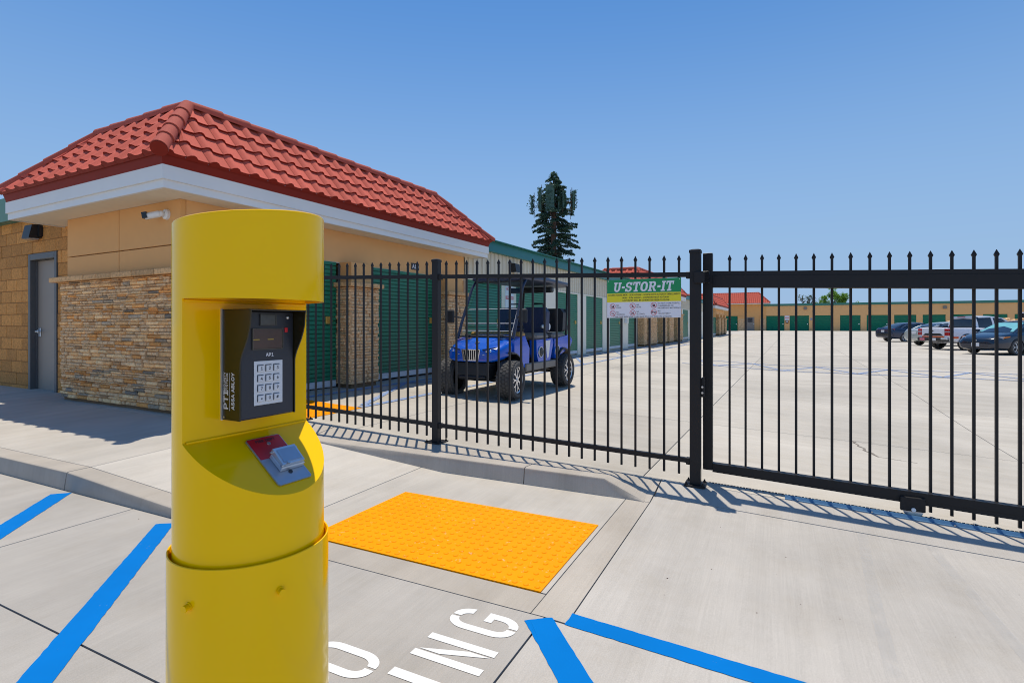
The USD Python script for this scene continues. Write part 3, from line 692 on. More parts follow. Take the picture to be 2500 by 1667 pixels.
# door
dr = sub('service_door', bl)
part('frame', cat([cbox(-4.735, -4.66, .235, .45, .05, 2.455, .006), cbox(-3.82, -3.745, .235, .45, .05, 2.455, .006), cbox(-4.66, -3.82, .235, .45, 2.355, 2.455, .006), box(-4.66, -4.63, .32, .334, .1, 2.36)]), M['grey_frame'], dr)
part('leaf', cbox(-4.65, -3.83, .335, .375, .17, 2.35, .004), M['grey_door'], dr)
part('threshold', cat([cbox(-4.66, -3.82, .24, .46, .125, .150, .006), box(-4.65, -3.83, .320, .333, .152, .20)]), M['alu'], dr)
part('handle', cat([tr(cyl(.028, .035, 16), (-4.56, .335, 1.17), rx=PI/2), tube([(-4.56, .30, 1.17), (-4.56, .275, 1.17), (-4.43, .27, 1.17)], .013, 8), cbox(-4.60, -4.52, .322, .334, 1.08, 1.23, .006)]), M['alu'], dr)
part('gutter', hexa([(-9.5, .10, 3.03), (-3.1, .10, 3.03), (-3.1, .5, 3.03), (-9.5, .5, 3.03)], [(-9.5, .0, 3.37), (-3.1, .0, 3.37), (-3.1, .5, 3.37), (-9.5, .5, 3.37)]), M['green_trim'], bl)

# metal-sided run beyond the tower
def siding(q0, q1, z0, z1, p, parent, pitch=.2):
    n = int((q1-q0)/pitch); ys, xs = [], []
    for k in range(n):
        a = q0 + k*(q1-q0)/n; h = (q1-q0)/n
        ys += [a, a+h*.55, a+h*.66, a+h*.88]; xs += [0, 0, .03, .03]
    ys.append(q1); xs.append(0); ys, xs = np.array(ys), np.array(xs); m = len(ys); i = np.arange(m-1)
    v = np.vstack([np.c_[p+xs, ys, np.full(m, z0)], np.c_[p+xs, ys, np.full(m, z1)]])
    part('metal_siding', (v, np.vstack([np.c_[i, i+1, i+1+m], np.c_[i, i+1+m, i+m]])), M['siding'], parent)
def metal_run(q0, q1, doors, zb):
    siding(q0, q1, 2.36, 3.06, .02, bl)
    part('head_trim', box(-.02, .055, q0, q1, 2.32, 2.362), M['jamb'], bl)
    part('gutter', hexa([(.03, q0, 3.05), (.16, q0, 3.05), (.16, q1, 3.05), (.03, q1, 3.05)], [(.0, q0, 3.335), (.10, q0, 3.335), (.10, q1, 3.335), (.0, q1, 3.335)]), M['green_trim'], bl)
    part('gutter', box(.10, .185, q0, q1, 3.325, 3.345), M['green_trim'], bl)
    prev = q0
    for a, b in doors + [(q1, q1)]:
        if a - prev > .03: part('jamb', cbox(-.02, .05, prev, a, -.05, 2.32, .004), M['jamb'], bl)
        if b > a:
            roller_door(a, b, zb+.0, 2.33, bl, p=-.0)
        prev = b
metal_run(6.29, 21.25, [(6.36, 7.96), (8.75, 10.68), (11.49, 13.34), (14.19, 16.06), (16.97, 18.52), (19.68, 21.0)], .29)
part('wall', cat([box(-.6, -.03, 6.3, 57.9, -.1, 3.04), box(-12, -.5, .55, 57.9, -.1, 2.9)]), M['siding'], bl)
# second and third towers
def tower(q0, q1, cols, doors, zb, nm):
    t = sub('tower', bl)
    part('stucco_panel', cbox(-.06, .0, q0+.5, q1-.3, 2.30, 2.815, .004), M['stucco2'], t)
    part('stucco_panel', cbox(.0, .42, q0+.5, q0+.56, 1.97, 2.815, .004), M['stucco2'], t)
    eaves(t, -2.6, .45, q0, q1)
    part('soffit_board', box(-2.6, .39, q0+.03, q1-.02, 2.812, 2.83), M['soffit'], t)
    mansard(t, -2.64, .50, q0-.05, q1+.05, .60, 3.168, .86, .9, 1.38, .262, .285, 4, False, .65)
    for a, b in cols: column(a, b, zb, parent=t)
    for a, b in doors: roller_door(a, b, zb, 2.30, t)
    return t
tower(21.25, 32.0, [(21.5, 22.0), (22.6, 24.2), (25.7, 26.7), (27.4, 28.6), (29.9, 31.6)], [(22.0, 22.6), (24.2, 25.7), (26.7, 27.4), (28.6, 29.9)], .30, False)
metal_run(32.05, 47.0, [(33.2, 35.2), (36.2, 38.4), (39.4, 41.4), (43.2, 45.6)], .31)
tower(47.0, 58.0, [(51, 52.2), (53.6, 54.6), (56.3, 57.5)], [(47.6, 50.8), (52.3, 53.5), (54.7, 56.2)], .36, True)

# ------------------------------------------------------------------ the storage building across the yard
O2 = np.array([34.112, 80.0]); FZ = .45
fb_ = thing('storage_building', 'low tan building across the yard with a long row of green doors', 'building', (O2[0], O2[1], 0), BANG)
def frect(name, x0, x1, z0, z1, y=0., d=.1, mat='stucco2', parent=None, c=.01): return part(name, box(x0, x1, y, y+d, z0, z1), M[mat], parent or fb_)
EZ = 4.35
doors = [(-2.09, .05), (3.95, 6.34), (7.02, 9.46), (10.1, 12.4), (13.25, 15.65), (16.36, 18.8), (19.43, 21.82), (22.51, 24.89), (25.6, 27.9), (28.6, 30.94), (31.6, 34), (34.8, 37.2)]
DZ = 2.62
frect('wall', 3.95, 46, DZ, EZ - .32, .02, .3); frect('wall', -8, 3.95, DZ, EZ+.2, .02, .3, 'stucco')
edges = [-8] + [e for d in doors for e in d] + [46]
for a, b in zip(edges[::2], edges[1::2]):
    if a == .05: continue
    frect('wall', a, b, .1, DZ, .02, .3, 'stucco2')
frect('wall', .05, 3.95, .1, DZ, .02, .3, 'stucco')
def front_roller(x0, x1, z0, z1, n=22):
    zs = np.linspace(z0, z1, 2*n+1); ys = np.where(np.arange(2*n+1) % 2 == 0, .09, .06)
    v = np.vstack([np.c_[np.full(2*n+1, x0), ys, zs], np.c_[np.full(2*n+1, x1), ys, zs]]); m = 2*n+1; i = np.arange(m-1)
    d = part('roller_door', (v, np.vstack([np.c_[i, i+m, i+m+1], np.c_[i, i+m+1, i+1]])), M['green_door'], fb_)
    part('latch', box(x1-.25, x1-.12, .0, .06, z0+.98, z0+1.1), M['alu'], d)
for a, b in doors: front_roller(a, b, FZ - .1, DZ)
part('gutter', hexa([(3.6, -.1, EZ-.32), (46, -.1, EZ-.32), (46, .3, EZ-.32), (3.6, .3, EZ-.32)], [(3.6, -.2, EZ), (46, -.2, EZ), (46, .3, EZ), (3.6, .3, EZ)]), M['green_trim'], fb_)
part('roof', box(-8, 46, .3, 14, EZ-.5, EZ-.1), M['siding'], fb_)
# tower with the grey office door
for a, b in ((.12, 1.0), (3.1, 3.9)):
    veneer(fb_, lambda x, d, z: (x, -.06-d, z), a, b, FZ-.1, 2.2, False, row=.12, length=.4)
    part('pier', box(a, b, -.06, .02, 2.2, DZ), M['stucco'], fb_)
frect('recess', 1.0, 3.1, FZ-.1, DZ, .012, .02, 'stucco')
gd = frect('office_door', 1.25, 2.35, FZ-.05, 2.42, -.02, .03, 'grey_door')
part('pane', box(1.42, 2.1, -.025, -.02, 1.66, 2.32), M['tint'], gd); part('handle', box(2.22, 2.32, -.07, -.02, 1.35, 1.45), M['alu'], gd)
part('fascia', box(-9, 4.5, -.95, -.9, EZ+.0, EZ+.16), M['trim_white'], fb_); part('soffit_board', box(-9, 4.5, -.9, .3, EZ+.02, EZ+.06), M['soffit'], fb_)
tl = []
for r in range(6):
    for c in range(50):
        x0 = -9 + c*.27; z0 = EZ + .15 + r*.26; h = r/6; x1 = x0+.25
        lim = 4.55 - 1.6*(r+1)/6
        if x0 > lim: continue
        x1 = min(x1, lim+.1); yb = -1.0 + r*.19
        tl.append((np.array([(x0, yb-.04, z0), (x0+.12, yb-.09, z0+.02), (x1, yb-.04, z0), (x1, yb+.15, z0+.26), (x0+.12, yb+.11, z0+.28), (x0, yb+.15, z0+.26), (x0, yb, z0-.03), (x1, yb, z0-.03)]),
                   np.array([[0, 1, 4], [0, 4, 5], [1, 2, 3], [1, 3, 4], [6, 7, 2], [6, 2, 1], [6, 1, 0]])))
fr = sub('tile_roof', fb_)
part('roof_tiles', cat(tl), M['tile'], fr, kind='stuff')
part('roof_sheet', cat([hexa([(-9, -.99, EZ+.13), (4.5, -.99, EZ+.13), (4.5, 1.2, EZ+.13), (-9, 1.2, EZ+.13)], [(-9, .14, EZ+1.68), (2.95, .14, EZ+1.68), (2.95, 1.1, EZ+1.68), (-9, 1.1, EZ+1.68)])]), M['red_fascia'], fr)
part('ridge_caps', cat([tube([(-9, .16, EZ+1.72), (2.95, .16, EZ+1.72)], .09, 8), tube([(2.95, .16, EZ+1.72), (4.52, -.98, EZ+.2)], .09, 8)]), M['tile_cap'], fr, kind='stuff')

# ------------------------------------------------------------------ yellow access pedestal
PC = np.array([-.621, 1.262]); PRAD, SRAD = .162, .1723
# local frame: x = across the cut face outwards (towards the lane), y = along the cut face, z up
ped = thing('access_pedestal', 'yellow steel pipe pedestal with a black keypad in its cut-away side', 'pedestal', (PC[0], PC[1], 0), BANG)
def pipe_body():
    n = 128; prof = [(0, .3), (PRAD, .3), (PRAD, 1.0), (PRAD, 1.2), (PRAD, 1.4), (PRAD, 1.520), (PRAD-.0015, 1.5235), (PRAD-.004, 1.525), (0, 1.525)]
    v, f = rev(prof, n)
    # the top is cut a little out of level
    t = np.array([.8973, .4415]); tl = np.array([t @ A, t @ B]); k = v[:, 2] > 1.45
    v[k, 2] += .018*(v[k, :2] @ tl)/PRAD
    S = solid((v, f))
    cut = [(-.003, 1.027), (.4, 1.027-.741*.4), (.4, 1.336), (-.003, 1.336)]
    pm = trimesh.creation.extrude_polygon(Polygon(cut), 1.0, engine='earcut'); pv = np.asarray(pm.vertices)
    pv = np.c_[pv[:, 0], pv[:, 2]-.5, pv[:, 1]]
    S = S - solid((pv, np.asarray(pm.faces)[:, ::-1]))
    # hollow under the hood: the pipe wall is 9 mm
    inner = solid(tr(cyl(PRAD-.009, .022, 96), (0, 0, 1.32))) ^ solid(box(.004, 1, -1, 1, 1.3, 1.5))
    return unsolid(S - inner)
part('pipe', pipe_body(), M['yellow'], ped, smooth=25)
sl = rev([(PRAD+.004, .76), (SRAD-.0035, .7735), (SRAD-.0015, .775), (SRAD, .7735), (SRAD+.0006, .5), (SRAD+.0012, -.05), (0, -.05)], 128)
part('sleeve', cat([sl, rev([(PRAD+.0035, .45), (PRAD+.004, .765)], 96)]), M['yellow'], ped, smooth=30)
for w in ((-.672, 1.0975, .695), (-.4994, 1.14, .707)):
    d = np.array(w[:2]) - PC; d /= np.linalg.norm(d); l = np.array([d @ A, d @ B, 0]); sd = np.array([-l[1], l[0], 0])
    part('set_bolt', frame(cat([cyl(.0075, .012, 12, .007), tr(cyl(.010, .003, 14), (0, 0, -.001))]), l*SRAD + [0, 0, w[2]], sd, [0, 0, 1], l), M['yellow'], ped, smooth=40)
# weld bead round the corner of the cut
part('weld_seam', tube([(-.002, -.158, 1.332), (-.002, .158, 1.332)], .0032, 6), M['yellow'], ped, smooth=True)
part('weld_seam', tube([(-.001, -.155, 1.027), (-.001, .155, 1.027)], .003, 6), M['yellow'], ped, smooth=True)

# keypad unit: body, cheeks with an S-shaped edge, visor, windows, keys
kp = sub('keypad_unit', ped)
W0, W1, Z0, Z1 = -.0735, .0735, 1.066, 1.315
part('housing', cbox(-.003, .058, W0+.002, W1-.002, Z0, Z1-.003, .003), M['housing'], kp)
zz = np.array([1.066, 1.19, 1.2, 1.212, 1.228, 1.245, 1.262, 1.28, 1.315]); nn = np.array([.0605, .0605, .0615, .0655, .0745, .0835, .0905, .0955, .0985])
zf = np.linspace(1.066, 1.315, 26); nf = np.interp(zf, zz, nn)
prof = Polygon([(-.003, 1.066)] + list(zip(nf, zf)) + [(-.003, 1.315)])
def cheek(y0, th):
    v, f = ext(prof, th); return np.c_[v[:, 0], y0 + v[:, 2], v[:, 1]], f[:, ::-1]
part('cheek', cheek(W0-.0005, .0028), M['cheek'], kp); part('cheek', cheek(W1-.0023, .0028), M['cheek'], kp)
part('visor', cbox(-.003, .0985, W0-.0005, W1+.0005, Z1-.003, Z1+.0002, .0008), M['cheek'], kp)
part('gasket', box(-.003, .001, W0-.004, W0-.0008, Z0-.001, Z1+.001), M['alu'], kp)
F = .058
def win(y0, y1, z0, z1, mat, name, rim='black_gloss', g=.0016):
    part(name, cbox(F, F+.0022, y0+g, y1-g, z0+g, z1-g, .0006), M[mat], kp)
    part(name + '_rim', cat([box(F, F+.0034, y0, y1, z0, z0+g), box(F, F+.0034, y0, y1, z1-g, z1), box(F, F+.0034, y0, y0+g, z0+g, z1-g), box(F, F+.0034, y1-g, y1, z0+g, z1-g)]), M[rim], kp)
win(-.0425, .0385, 1.223, 1.272, 'lcd', 'display', 'lens'); win(-.0225, .0205, 1.2785, 1.305, 'lens', 'sensor_window', 'lens')
for y0 in (-.0405, -.003): part('display_bar', box(F+.0022, F+.0027, y0, y0+.016, 1.2455, 1.2470), M['lcd_line'], kp)
part('display_bar', box(F+.0022, F+.0027, -.039, -.0265, 1.2545, 1.2553), M['lcd'], kp)
part('lens', frame(rev([(0, .004), (.003, .0035), (.0045, .0015), (.005, 0)], 16), (F, .054, 1.298), [0, 1, 0], [0, 0, 1], [1, 0, 0]), M['steel'], kp, smooth=True)
part('indicator', cbox(F, F+.0025, .0445, .0525, 1.262, 1.2735, .0008), M['red'], kp)
part('keypad_plate', cbox(F, F+.0018, -.0378, .038, 1.0957, 1.197, .0006), M['key_silver'], kp)
def face_text(s, yc, z, h, mat, n0=F+.0004, bold=False, name='lettering', parent=kp):
    m = meshkit.text_mesh(s, h, .0004, bold); v = np.asarray(m.vertices); w = v[:, 0].max()
    part(name, (np.c_[n0 + v[:, 2], yc - w/2 + v[:, 0], z + v[:, 1]], np.asarray(m.faces)), mat, parent)
for i, row in enumerate(('123', '456', '789', '*0#')):
    for j, ch in enumerate(row):
        yc, zc = -.0378 + .0758*(.22 + .28*j), 1.197 - .1013*(.17 + .226*i)
        part('key', cat([cbox(F+.0016, F+.0052, yc-.0077, yc+.0077, zc-.0075, zc+.0075, .0012)]), M['key_silver'], kp)
        part('key_shadow_gap', cat([box(F+.0018, F+.0022, yc-.0092, yc-.0078, zc-.0075, zc+.0088), box(F+.0018, F+.0022, yc-.0092, yc+.007, zc+.0076, zc+.0088)]), M['ink'], kp)  # shade along two sides of each key, painted as thin ink strips
        face_text(ch, yc, zc - (.0034 if ch not in '*' else .0055), .0068, M['ink'], F+.0052, True, 'key_legend')
face_text('AP1', .0035, 1.2068, .0078, M['sign_white'], F+.0003, True)
def side_text(s, n0, z0, h, mat, bold=True, squeeze=1.0):
    m = meshkit.text_mesh(s, h, .0004, bold); v = np.asarray(m.vertices); f = np.asarray(m.faces)
    # reads upwards on the left cheek: text x -> +z, text y -> -n
    part('lettering', (np.c_[n0 - v[:, 1], (W0-.0006) - v[:, 2], z0 + v[:, 0]*squeeze], f), mat, kp)
side_text('PTI', .0200, 1.0885, .0150, M['sign_white'], True, 1.22); side_text('SECURITY', .0112, 1.1290, .0060, M['sign_white'], True, 1.06); side_text('SYSTEMS', .0200, 1.1290, .0060, M['sign_white'], False, 1.10)
side_text('ASSA ABLOY', .0420, 1.0900, .0095, M['sign_white'], True, 1.02)
part('lettering', cat([box(.0262, .0270, W0-.001, W0-.0006, 1.0880, 1.1715), box(.0238, .0262, W0-.001, W0-.0006, 1.1707, 1.1715), box(.0238, .0262, W0-.001, W0-.0006, 1.0880, 1.0888)]), M['sign_white'], kp)
part('screw', frame(cyl(.0026, .0012, 12), (.006, W0-.0005, 1.072), [1, 0, 0], [0, 0, 1], [0, -1, 0]), M['steel'], kp)

# emergency key switch plate on the sloping shelf
kb = sub('key_switch', ped)
SW = np.array([0, 1., 0]); SM = np.array([.8035, 0, -.5954]); SN = np.array([.5954, 0, .8035]); SO = np.array([0, 0, 1.027])
def shelf(m, name, mat, parent=kb, smooth=False): return part(name, frame(m, SO, SW, SM, SN), mat, parent, smooth=smooth)
PW0, PW1, PM0, PM1 = -.0355, .0545, .028, .174
rot = lambda m: m
sh_plate = hull([(w, mm, z) for w, mm in ((PW0+.004, PM0), (PW1-.004, PM0), (PW1, PM0+.004), (PW1, PM1-.004), (PW1-.004, PM1), (PW0+.004, PM1), (PW0, PM1-.004), (PW0, PM0+.004)) for z in (.0, .0035)])
shelf(sh_plate, 'plate', M['plate_steel'])
shelf(box(PW0+.002, PW1-.002, PM0+.002, PM0+.066, .0036, .0042), 'sticker', M['red']); 
def shelf_text(s, wc, m0, h, mat):
    m = meshkit.text_mesh(s, h, .0004, True); v = np.asarray(m.vertices).copy(); wd = v[:, 0].max()
    part('lettering', frame((np.c_[wc - wd/2 + v[:, 0], m0 - v[:, 1], .0043 + v[:, 2]], np.asarray(m.faces)[:, ::-1]), SO, SW, SM, SN), mat, kb)
shelf_text('FIRE DEPT', .009, PM0+.016, .0075, M['ink'])
for mm in (PM0+.024, PM1-.028): shelf(tr(cyl(.0052, .0022, 14, .0045), (.012, mm, .0036)), 'screw', M['steel'] if mm < .1 else M['ink'], smooth=30)
shelf(cbox(-.012, .052, PM0+.064, PM0+.112, .0036, .0150, .0015), 'cover_base', M['alu'])
cv = hull([(w, mm, z) for w in (-.010, .050) for mm, z in ((PM0+.060, .0155), (PM0+.108, .0155), (PM0+.060, .026), (PM0+.108, .0215))])
shelf(cv, 'cover', M['alu']); shelf(hull([(w, mm, z) for w in (-.004, .045) for mm, z in ((PM0+.066, .0252), (PM0+.102, .0222), (PM0+.066, .0268), (PM0+.102, .0235))]), 'cover_panel', M['plate_steel'])
shelf(cat([tr(cyl(.0022, .072, 10), (-.016, PM0+.064, .019), ry=PI/2), tr(cyl(.003, .004, 10), (-.0135, PM0+.107, .018), ry=PI/2), tr(cyl(.0035, .004, 10), (.004, PM0+.107, .0225))]), 'hinge_pin', M['steel'], smooth=30)

# ------------------------------------------------------------------ fence with sign, sliding gate
FZ0 = lambda s: .035 - .04*s
def rail_z(s): return 1.656 - .0335*(s+.1)
LOC = (PR[0], PR[1], 0)
fe = thing('fence', 'black steel picket fence with spear tips between the building and the gate', 'fence', LOC, FANG)
TK, RL = .0163, .0365
def spear(s, t, zb, zt, parent):
    h = TK/2; w = .0145
    v, f = cat([box(s-h, s+h, t-h, t+h, zb, zt-.046)])
    pk = hull([(s+sx*h, t+sy*h, zt-.047) for sx in (-1, 1) for sy in (-1, 1)] + [(s+sx*w, t+sy*.6*w, zt-.033) for sx in (-1, 1) for sy in (-1, 1)] + [(s+sx*.001, t+sy*.001, zt) for sx in (-1, 1) for sy in (-1, 1)])
    return part('picket', cat([(v, f), pk]), M['black_paint'], parent)
def post(s, w, zb, zt, parent, plate=.085):
    p = part('post', cbox(s-w/2, s+w/2, -w/2, w/2, zb-.01, zt-.02, .003), M['black_paint'], parent)
    part('post_cap', hull([(s+a*(w/2+.004), b*(w/2+.004), z) for a in (-1, 1) for b in (-1, 1) for z in (zt-.03, zt-.008)] + [(s+a*w*.3, b*w*.3, zt) for a in (-1, 1) for b in (-1, 1)]), M['black_paint'], p)
    if plate:
        part('base_plate', cbox(s-plate, s+plate, -plate, plate, zb-.004, zb+.010, .002), M['black_paint'], p)
        for a in (-1, 1):
            for b in (-1, 1): part('anchor_bolt', tr(cat([cyl(.011, .009, 6), cyl(.006, .022, 8)]), (s+a*(plate-.018), b*(plate-.018), zb+.010)), M['black_paint'], p)
post(-2.42, .066, FZ0(-2.42), 1.925, fe); post(0, .078, .038, 1.868, fe, .078); post(-4.25, .066, FZ0(-4.25)+.0, 1.985, fe); post(-5.76, .066, .25, 2.03, fe, 0)
def rail(s0, s1, dz, top): 
    z0, z1 = rail_z(s0)+dz, rail_z(s1)+dz; h = RL/2
    b = [(s0, -h, z0), (s1, -h, z1), (s1, h, z1), (s0, h, z0)]
    part('rail', hexa(b, [(x, y, z+RL) for x, y, z in b]), M['black_paint'], fe)
for s0, s1 in ((-5.73, -4.283), (-4.217, -2.453), (-2.387, -.039)):
    rail(s0, s1, 0, True); rail(s0, s1, -1.452, False)
    for s, sg in ((s0, 1), (s1, -1)):
        for dz in (0, -1.452): part('rail_bracket', cbox(s if sg > 0 else s-.03, s+.03 if sg > 0 else s, -RL/2-.004, RL/2+.004, rail_z(s)+dz-.012, rail_z(s)+dz+RL+.004, .003), M['black_paint'], fe)
sp = .1153
for k in list(range(1, 21)): s = -2.42 + k*sp*1.0 - .0005*k; spear(s, 0, rail_z(s)-1.548, rail_z(s)+.175, fe)
for k in list(range(1, 16)): s = -2.42 - k*.1152; spear(s, 0, rail_z(s)-1.552, rail_z(s)+.175, fe)
for k in list(range(1, 13)): s = -4.25 - k*.1152; spear(s, 0, rail_z(s)-1.552, rail_z(s)+.175, fe)

gate = thing('sliding_gate', 'black steel sliding gate with spear tips hanging over its ground track', 'gate', (PR[0]+.12*FB[0], PR[1]+.12*FB[1], 0), FANG)
gz = lambda s: -.036*(s-.1)
GE = 4.6
part('upright', cbox(.045, .115, -.03, .03, .138, 1.846, .003), M['black_paint'], gate)
def gbar(name, s0, s1, y0, y1, zb0, zb1, zt0, zt1):
    b = [(s0, y0, zb0), (s1, y0, zb1), (s1, y1, zb1), (s0, y1, zb0)]; t = [(s0, y0, zt0), (s1, y0, zt1), (s1, y1, zt1), (s0, y1, zt0)]
    return part(name, hexa(b, t), M['black_paint'], gate)
gbar('top_rail', .115, GE, -.030, .030, 1.575+gz(.115), 1.575+gz(GE), 1.668+gz(.115), 1.668+gz(GE))
gbar('top_rail', .115, GE, -.024, .020, 1.669+gz(.115), 1.669+gz(GE), 1.702+gz(.115), 1.702+gz(GE))
gbar('bottom_rail', .115, GE, -.030, .030, .140+gz(.115), .140+gz(GE), .194+gz(.115), .194+gz(GE))
gbar('bottom_beam', .115, GE, -.027, .027, .126, .126-.064*2.2-.03*2.3, .139+gz(.115), .139+gz(GE))
for k in range(0, 38):
    s = .236 + k*sp
    low = (.126-.064*(s-.1)) - .032 if s > 1.36 else .16 + gz(s)
    spear(s, .041, low, 1.836+gz(s), gate)
wh = part('wheel_bracket', cbox(1.32, 1.46, -.052, -.031, .02, .115, .004), M['black_paint'], gate)
part('wheel', tr(cyl(.058, .022, 28), (1.392, -.026, .032), rx=PI/2), M['steel'], wh, smooth=30)
part('axle', tr(cyl(.013, .012, 14), (1.392, -.050, .034), rx=PI/2), M['white'], wh)
lt = part('catch_bracket', cat([cbox(-.085+.08, .105, -.062, -.033, 1.600, 1.690, .004), cbox(.070, .105, -.062, -.010, 1.600, 1.690, .004)]), M['black_paint'], fe)
tr_ = None
lk = thing('gate_lock', 'small black latch with bright bolts between post and gate upright', 'latch', (PR[0]+.02*FB[0], PR[1]+.02*FB[1], 0), FANG)
part('body', cbox(.041, .064, -.03, .04, .72, .87, .004), M['black_paint'], lk)
for z in (.755, .80): part('bolt', tr(cyl(.008, .012, 12), (.052, -.03, z), rx=PI/2), M['steel'], lk)
trk = thing('gate_track', 'steel track tinted with the blue of shade and fixed to the concrete under the gate', 'track', (PR[0]+.035*FB[0], PR[1]+.035*FB[1], 0), FANG)
tz = lambda s: float(G(xy_st(np.array([s, .035]))))
segs = []
for a, b in zip(np.linspace(.62, 4.6, 9)[:-1], np.linspace(.62, 4.6, 9)[1:]):
    za, zb = tz(a), tz(b)
    segs.append(hexa([(a, -.03, za-.002), (b, -.03, zb-.002), (b, .03, zb-.002), (a, .03, za-.002)], [(a, -.028, za+.006), (b, -.028, zb+.006), (b, .028, zb+.006), (a, .028, za+.006)]))
    segs.append(hexa([(a, -.014, za+.006), (b, -.014, zb+.006), (b, .014, zb+.006), (a, .014, za+.006)], [(a, -.003, za+.024), (b, -.003, zb+.024), (b, .003, zb+.024), (a, .003, za+.024)]))
part('rail', cat(segs), M['track_shade_blue'], trk)
for s in np.arange(.7, 4.5, .45): part('bolt', tr(cyl(.007, .008, 8), (s, -.022, tz(s)+.005)), M['steel'], trk)

# the sign hung on the fence
sg = thing('notice_sign', 'green, yellow and white U-STOR-IT sign hung on the fence pickets', 'sign', (PR[0]-.022*FB[0], PR[1]-.022*FB[1], 0), FANG)
S0, S1, SZ0, SZ1 = -.700, -.105, 1.338, 1.653
part('board', cbox(S0, S1, 0, .004, SZ0, SZ1, .001), M['sign_white'], sg)
def srect(name, x0, x1, z0, z1, mat, d=.0012): return part(name, box(S0+x0, S0+x1, -d, 0, SZ1-z1, SZ1-z0), mat, sg)
srect('header', .001, .594, .001, .112, M['sign_green']); srect('band', .001, .594, .113, .186, M['sign_yellow'])
def sflat(poly, name, mat, d0=.0013, th=.0008):
    """poly in metres from the sign's top left corner, y up"""
    v, f = ext(poly, th); part(name, (np.c_[S0 + v[:, 0], -d0 - v[:, 2], SZ1 + v[:, 1]], f), mat, sg)
def stext(s, x, y, h, mat, w=None, bold=True, d0=.0013):
    m = meshkit.text_mesh(s, h, .0006, bold); v = np.asarray(m.vertices); k = (w / v[:, 0].max()) if w else 1.0
    part('lettering', (np.c_[S0 + x + v[:, 0]*k, -d0 - v[:, 2], SZ1 - y + v[:, 1]], np.asarray(m.faces)), mat, sg)
# slab-serif letters of the name, slanted
def slab(ch):
    sf = lambda x, y, w=.34: sbox(x-w/2, y, x+w/2, y+.15)
    if ch == '-': return sbox(.02, .36, .38, .58), .42
    if ch == 'I': return shapely.union_all([sbox(.12, 0, .36, 1), sf(.24, 0, .48), sf(.24, .85, .48)]), .50
    if ch == 'T': return shapely.union_all([sbox(.30, 0, .54, 1), sf(.42, 0, .50), sbox(0, .83, .84, 1), sbox(0, .66, .13, 1), sbox(.71, .66, .84, 1)]), .88
    if ch == 'U':
        o = rrect(.08, 0, .82, 1.3, .34, .36).difference(rrect(.31, .17, .59, 1.3, .13, .2)).intersection(sbox(0, 0, 1, 1)); return shapely.union_all([o, sf(.19, .85, .44), sf(.71, .85, .40)]), .94
    if ch == 'O': return rrect(0, 0, .86, 1, .40, .42).difference(rrect(.25, .17, .61, .83, .17, .26)), .90
    if ch == 'R': return shapely.union_all([sbox(.10, 0, .34, 1), sf(.22, 0, .46), sbox(0, .85, .3, 1), rrect(.2, .42, .84, 1, .27, .28).difference(rrect(.3, .57, .60, .85, .12, .13)), Polygon([(.44, .46), (.66, .46), (.84, .13), (.95, .13), (.95, 0), (.68, 0)])]), .98
    if ch == 'S':
        a = rrect(.02, .42, .74, 1, .34, .28).difference(rrect(.25, .57, .53, .85, .14, .13)); b = rrect(.02, 0, .78, .58, .36, .28).difference(rrect(.25, .15, .55, .43, .14, .13))
        a = a.difference(sbox(.45, .42, .80, .70)); b = b.difference(sbox(0, .30, .36, .58).difference(sbox(.34, .42, .4, .6)))
        return shapely.union_all([a, b, sbox(.60, .68, .76, .98), sbox(.0, .03, .16, .33), sbox(.3, .42, .5, .58)]), .84
x = .0; gl = []
for ch in 'U-STOR-IT':
    g, w = slab(ch); gl.append(affinity.translate(g, x, 0)); x += w + .05
hh = .078; kx = .485/x
for g in gl: sflat(affinity.affine_transform(g, [kx, hh*.16, 0, hh, .052, -.102]), 'lettering', M['sign_white'])
K = M['ink']
stext('ACCESS HOURS: MON - SUN: 6:00AM - 8:00PM WITH AUTOPAY ENROLLMENT', .010, .134, .0115, K, .575)
stext('MON - SUN: 6:00AM - 6:00PM WITHOUT AUTOPAY', .130, .157, .0115, K, .375); stext('LAST ENTRY WILL BE 15 MINUTES PRIOR TO CLOSE', .130, .179, .0115, K, .375)
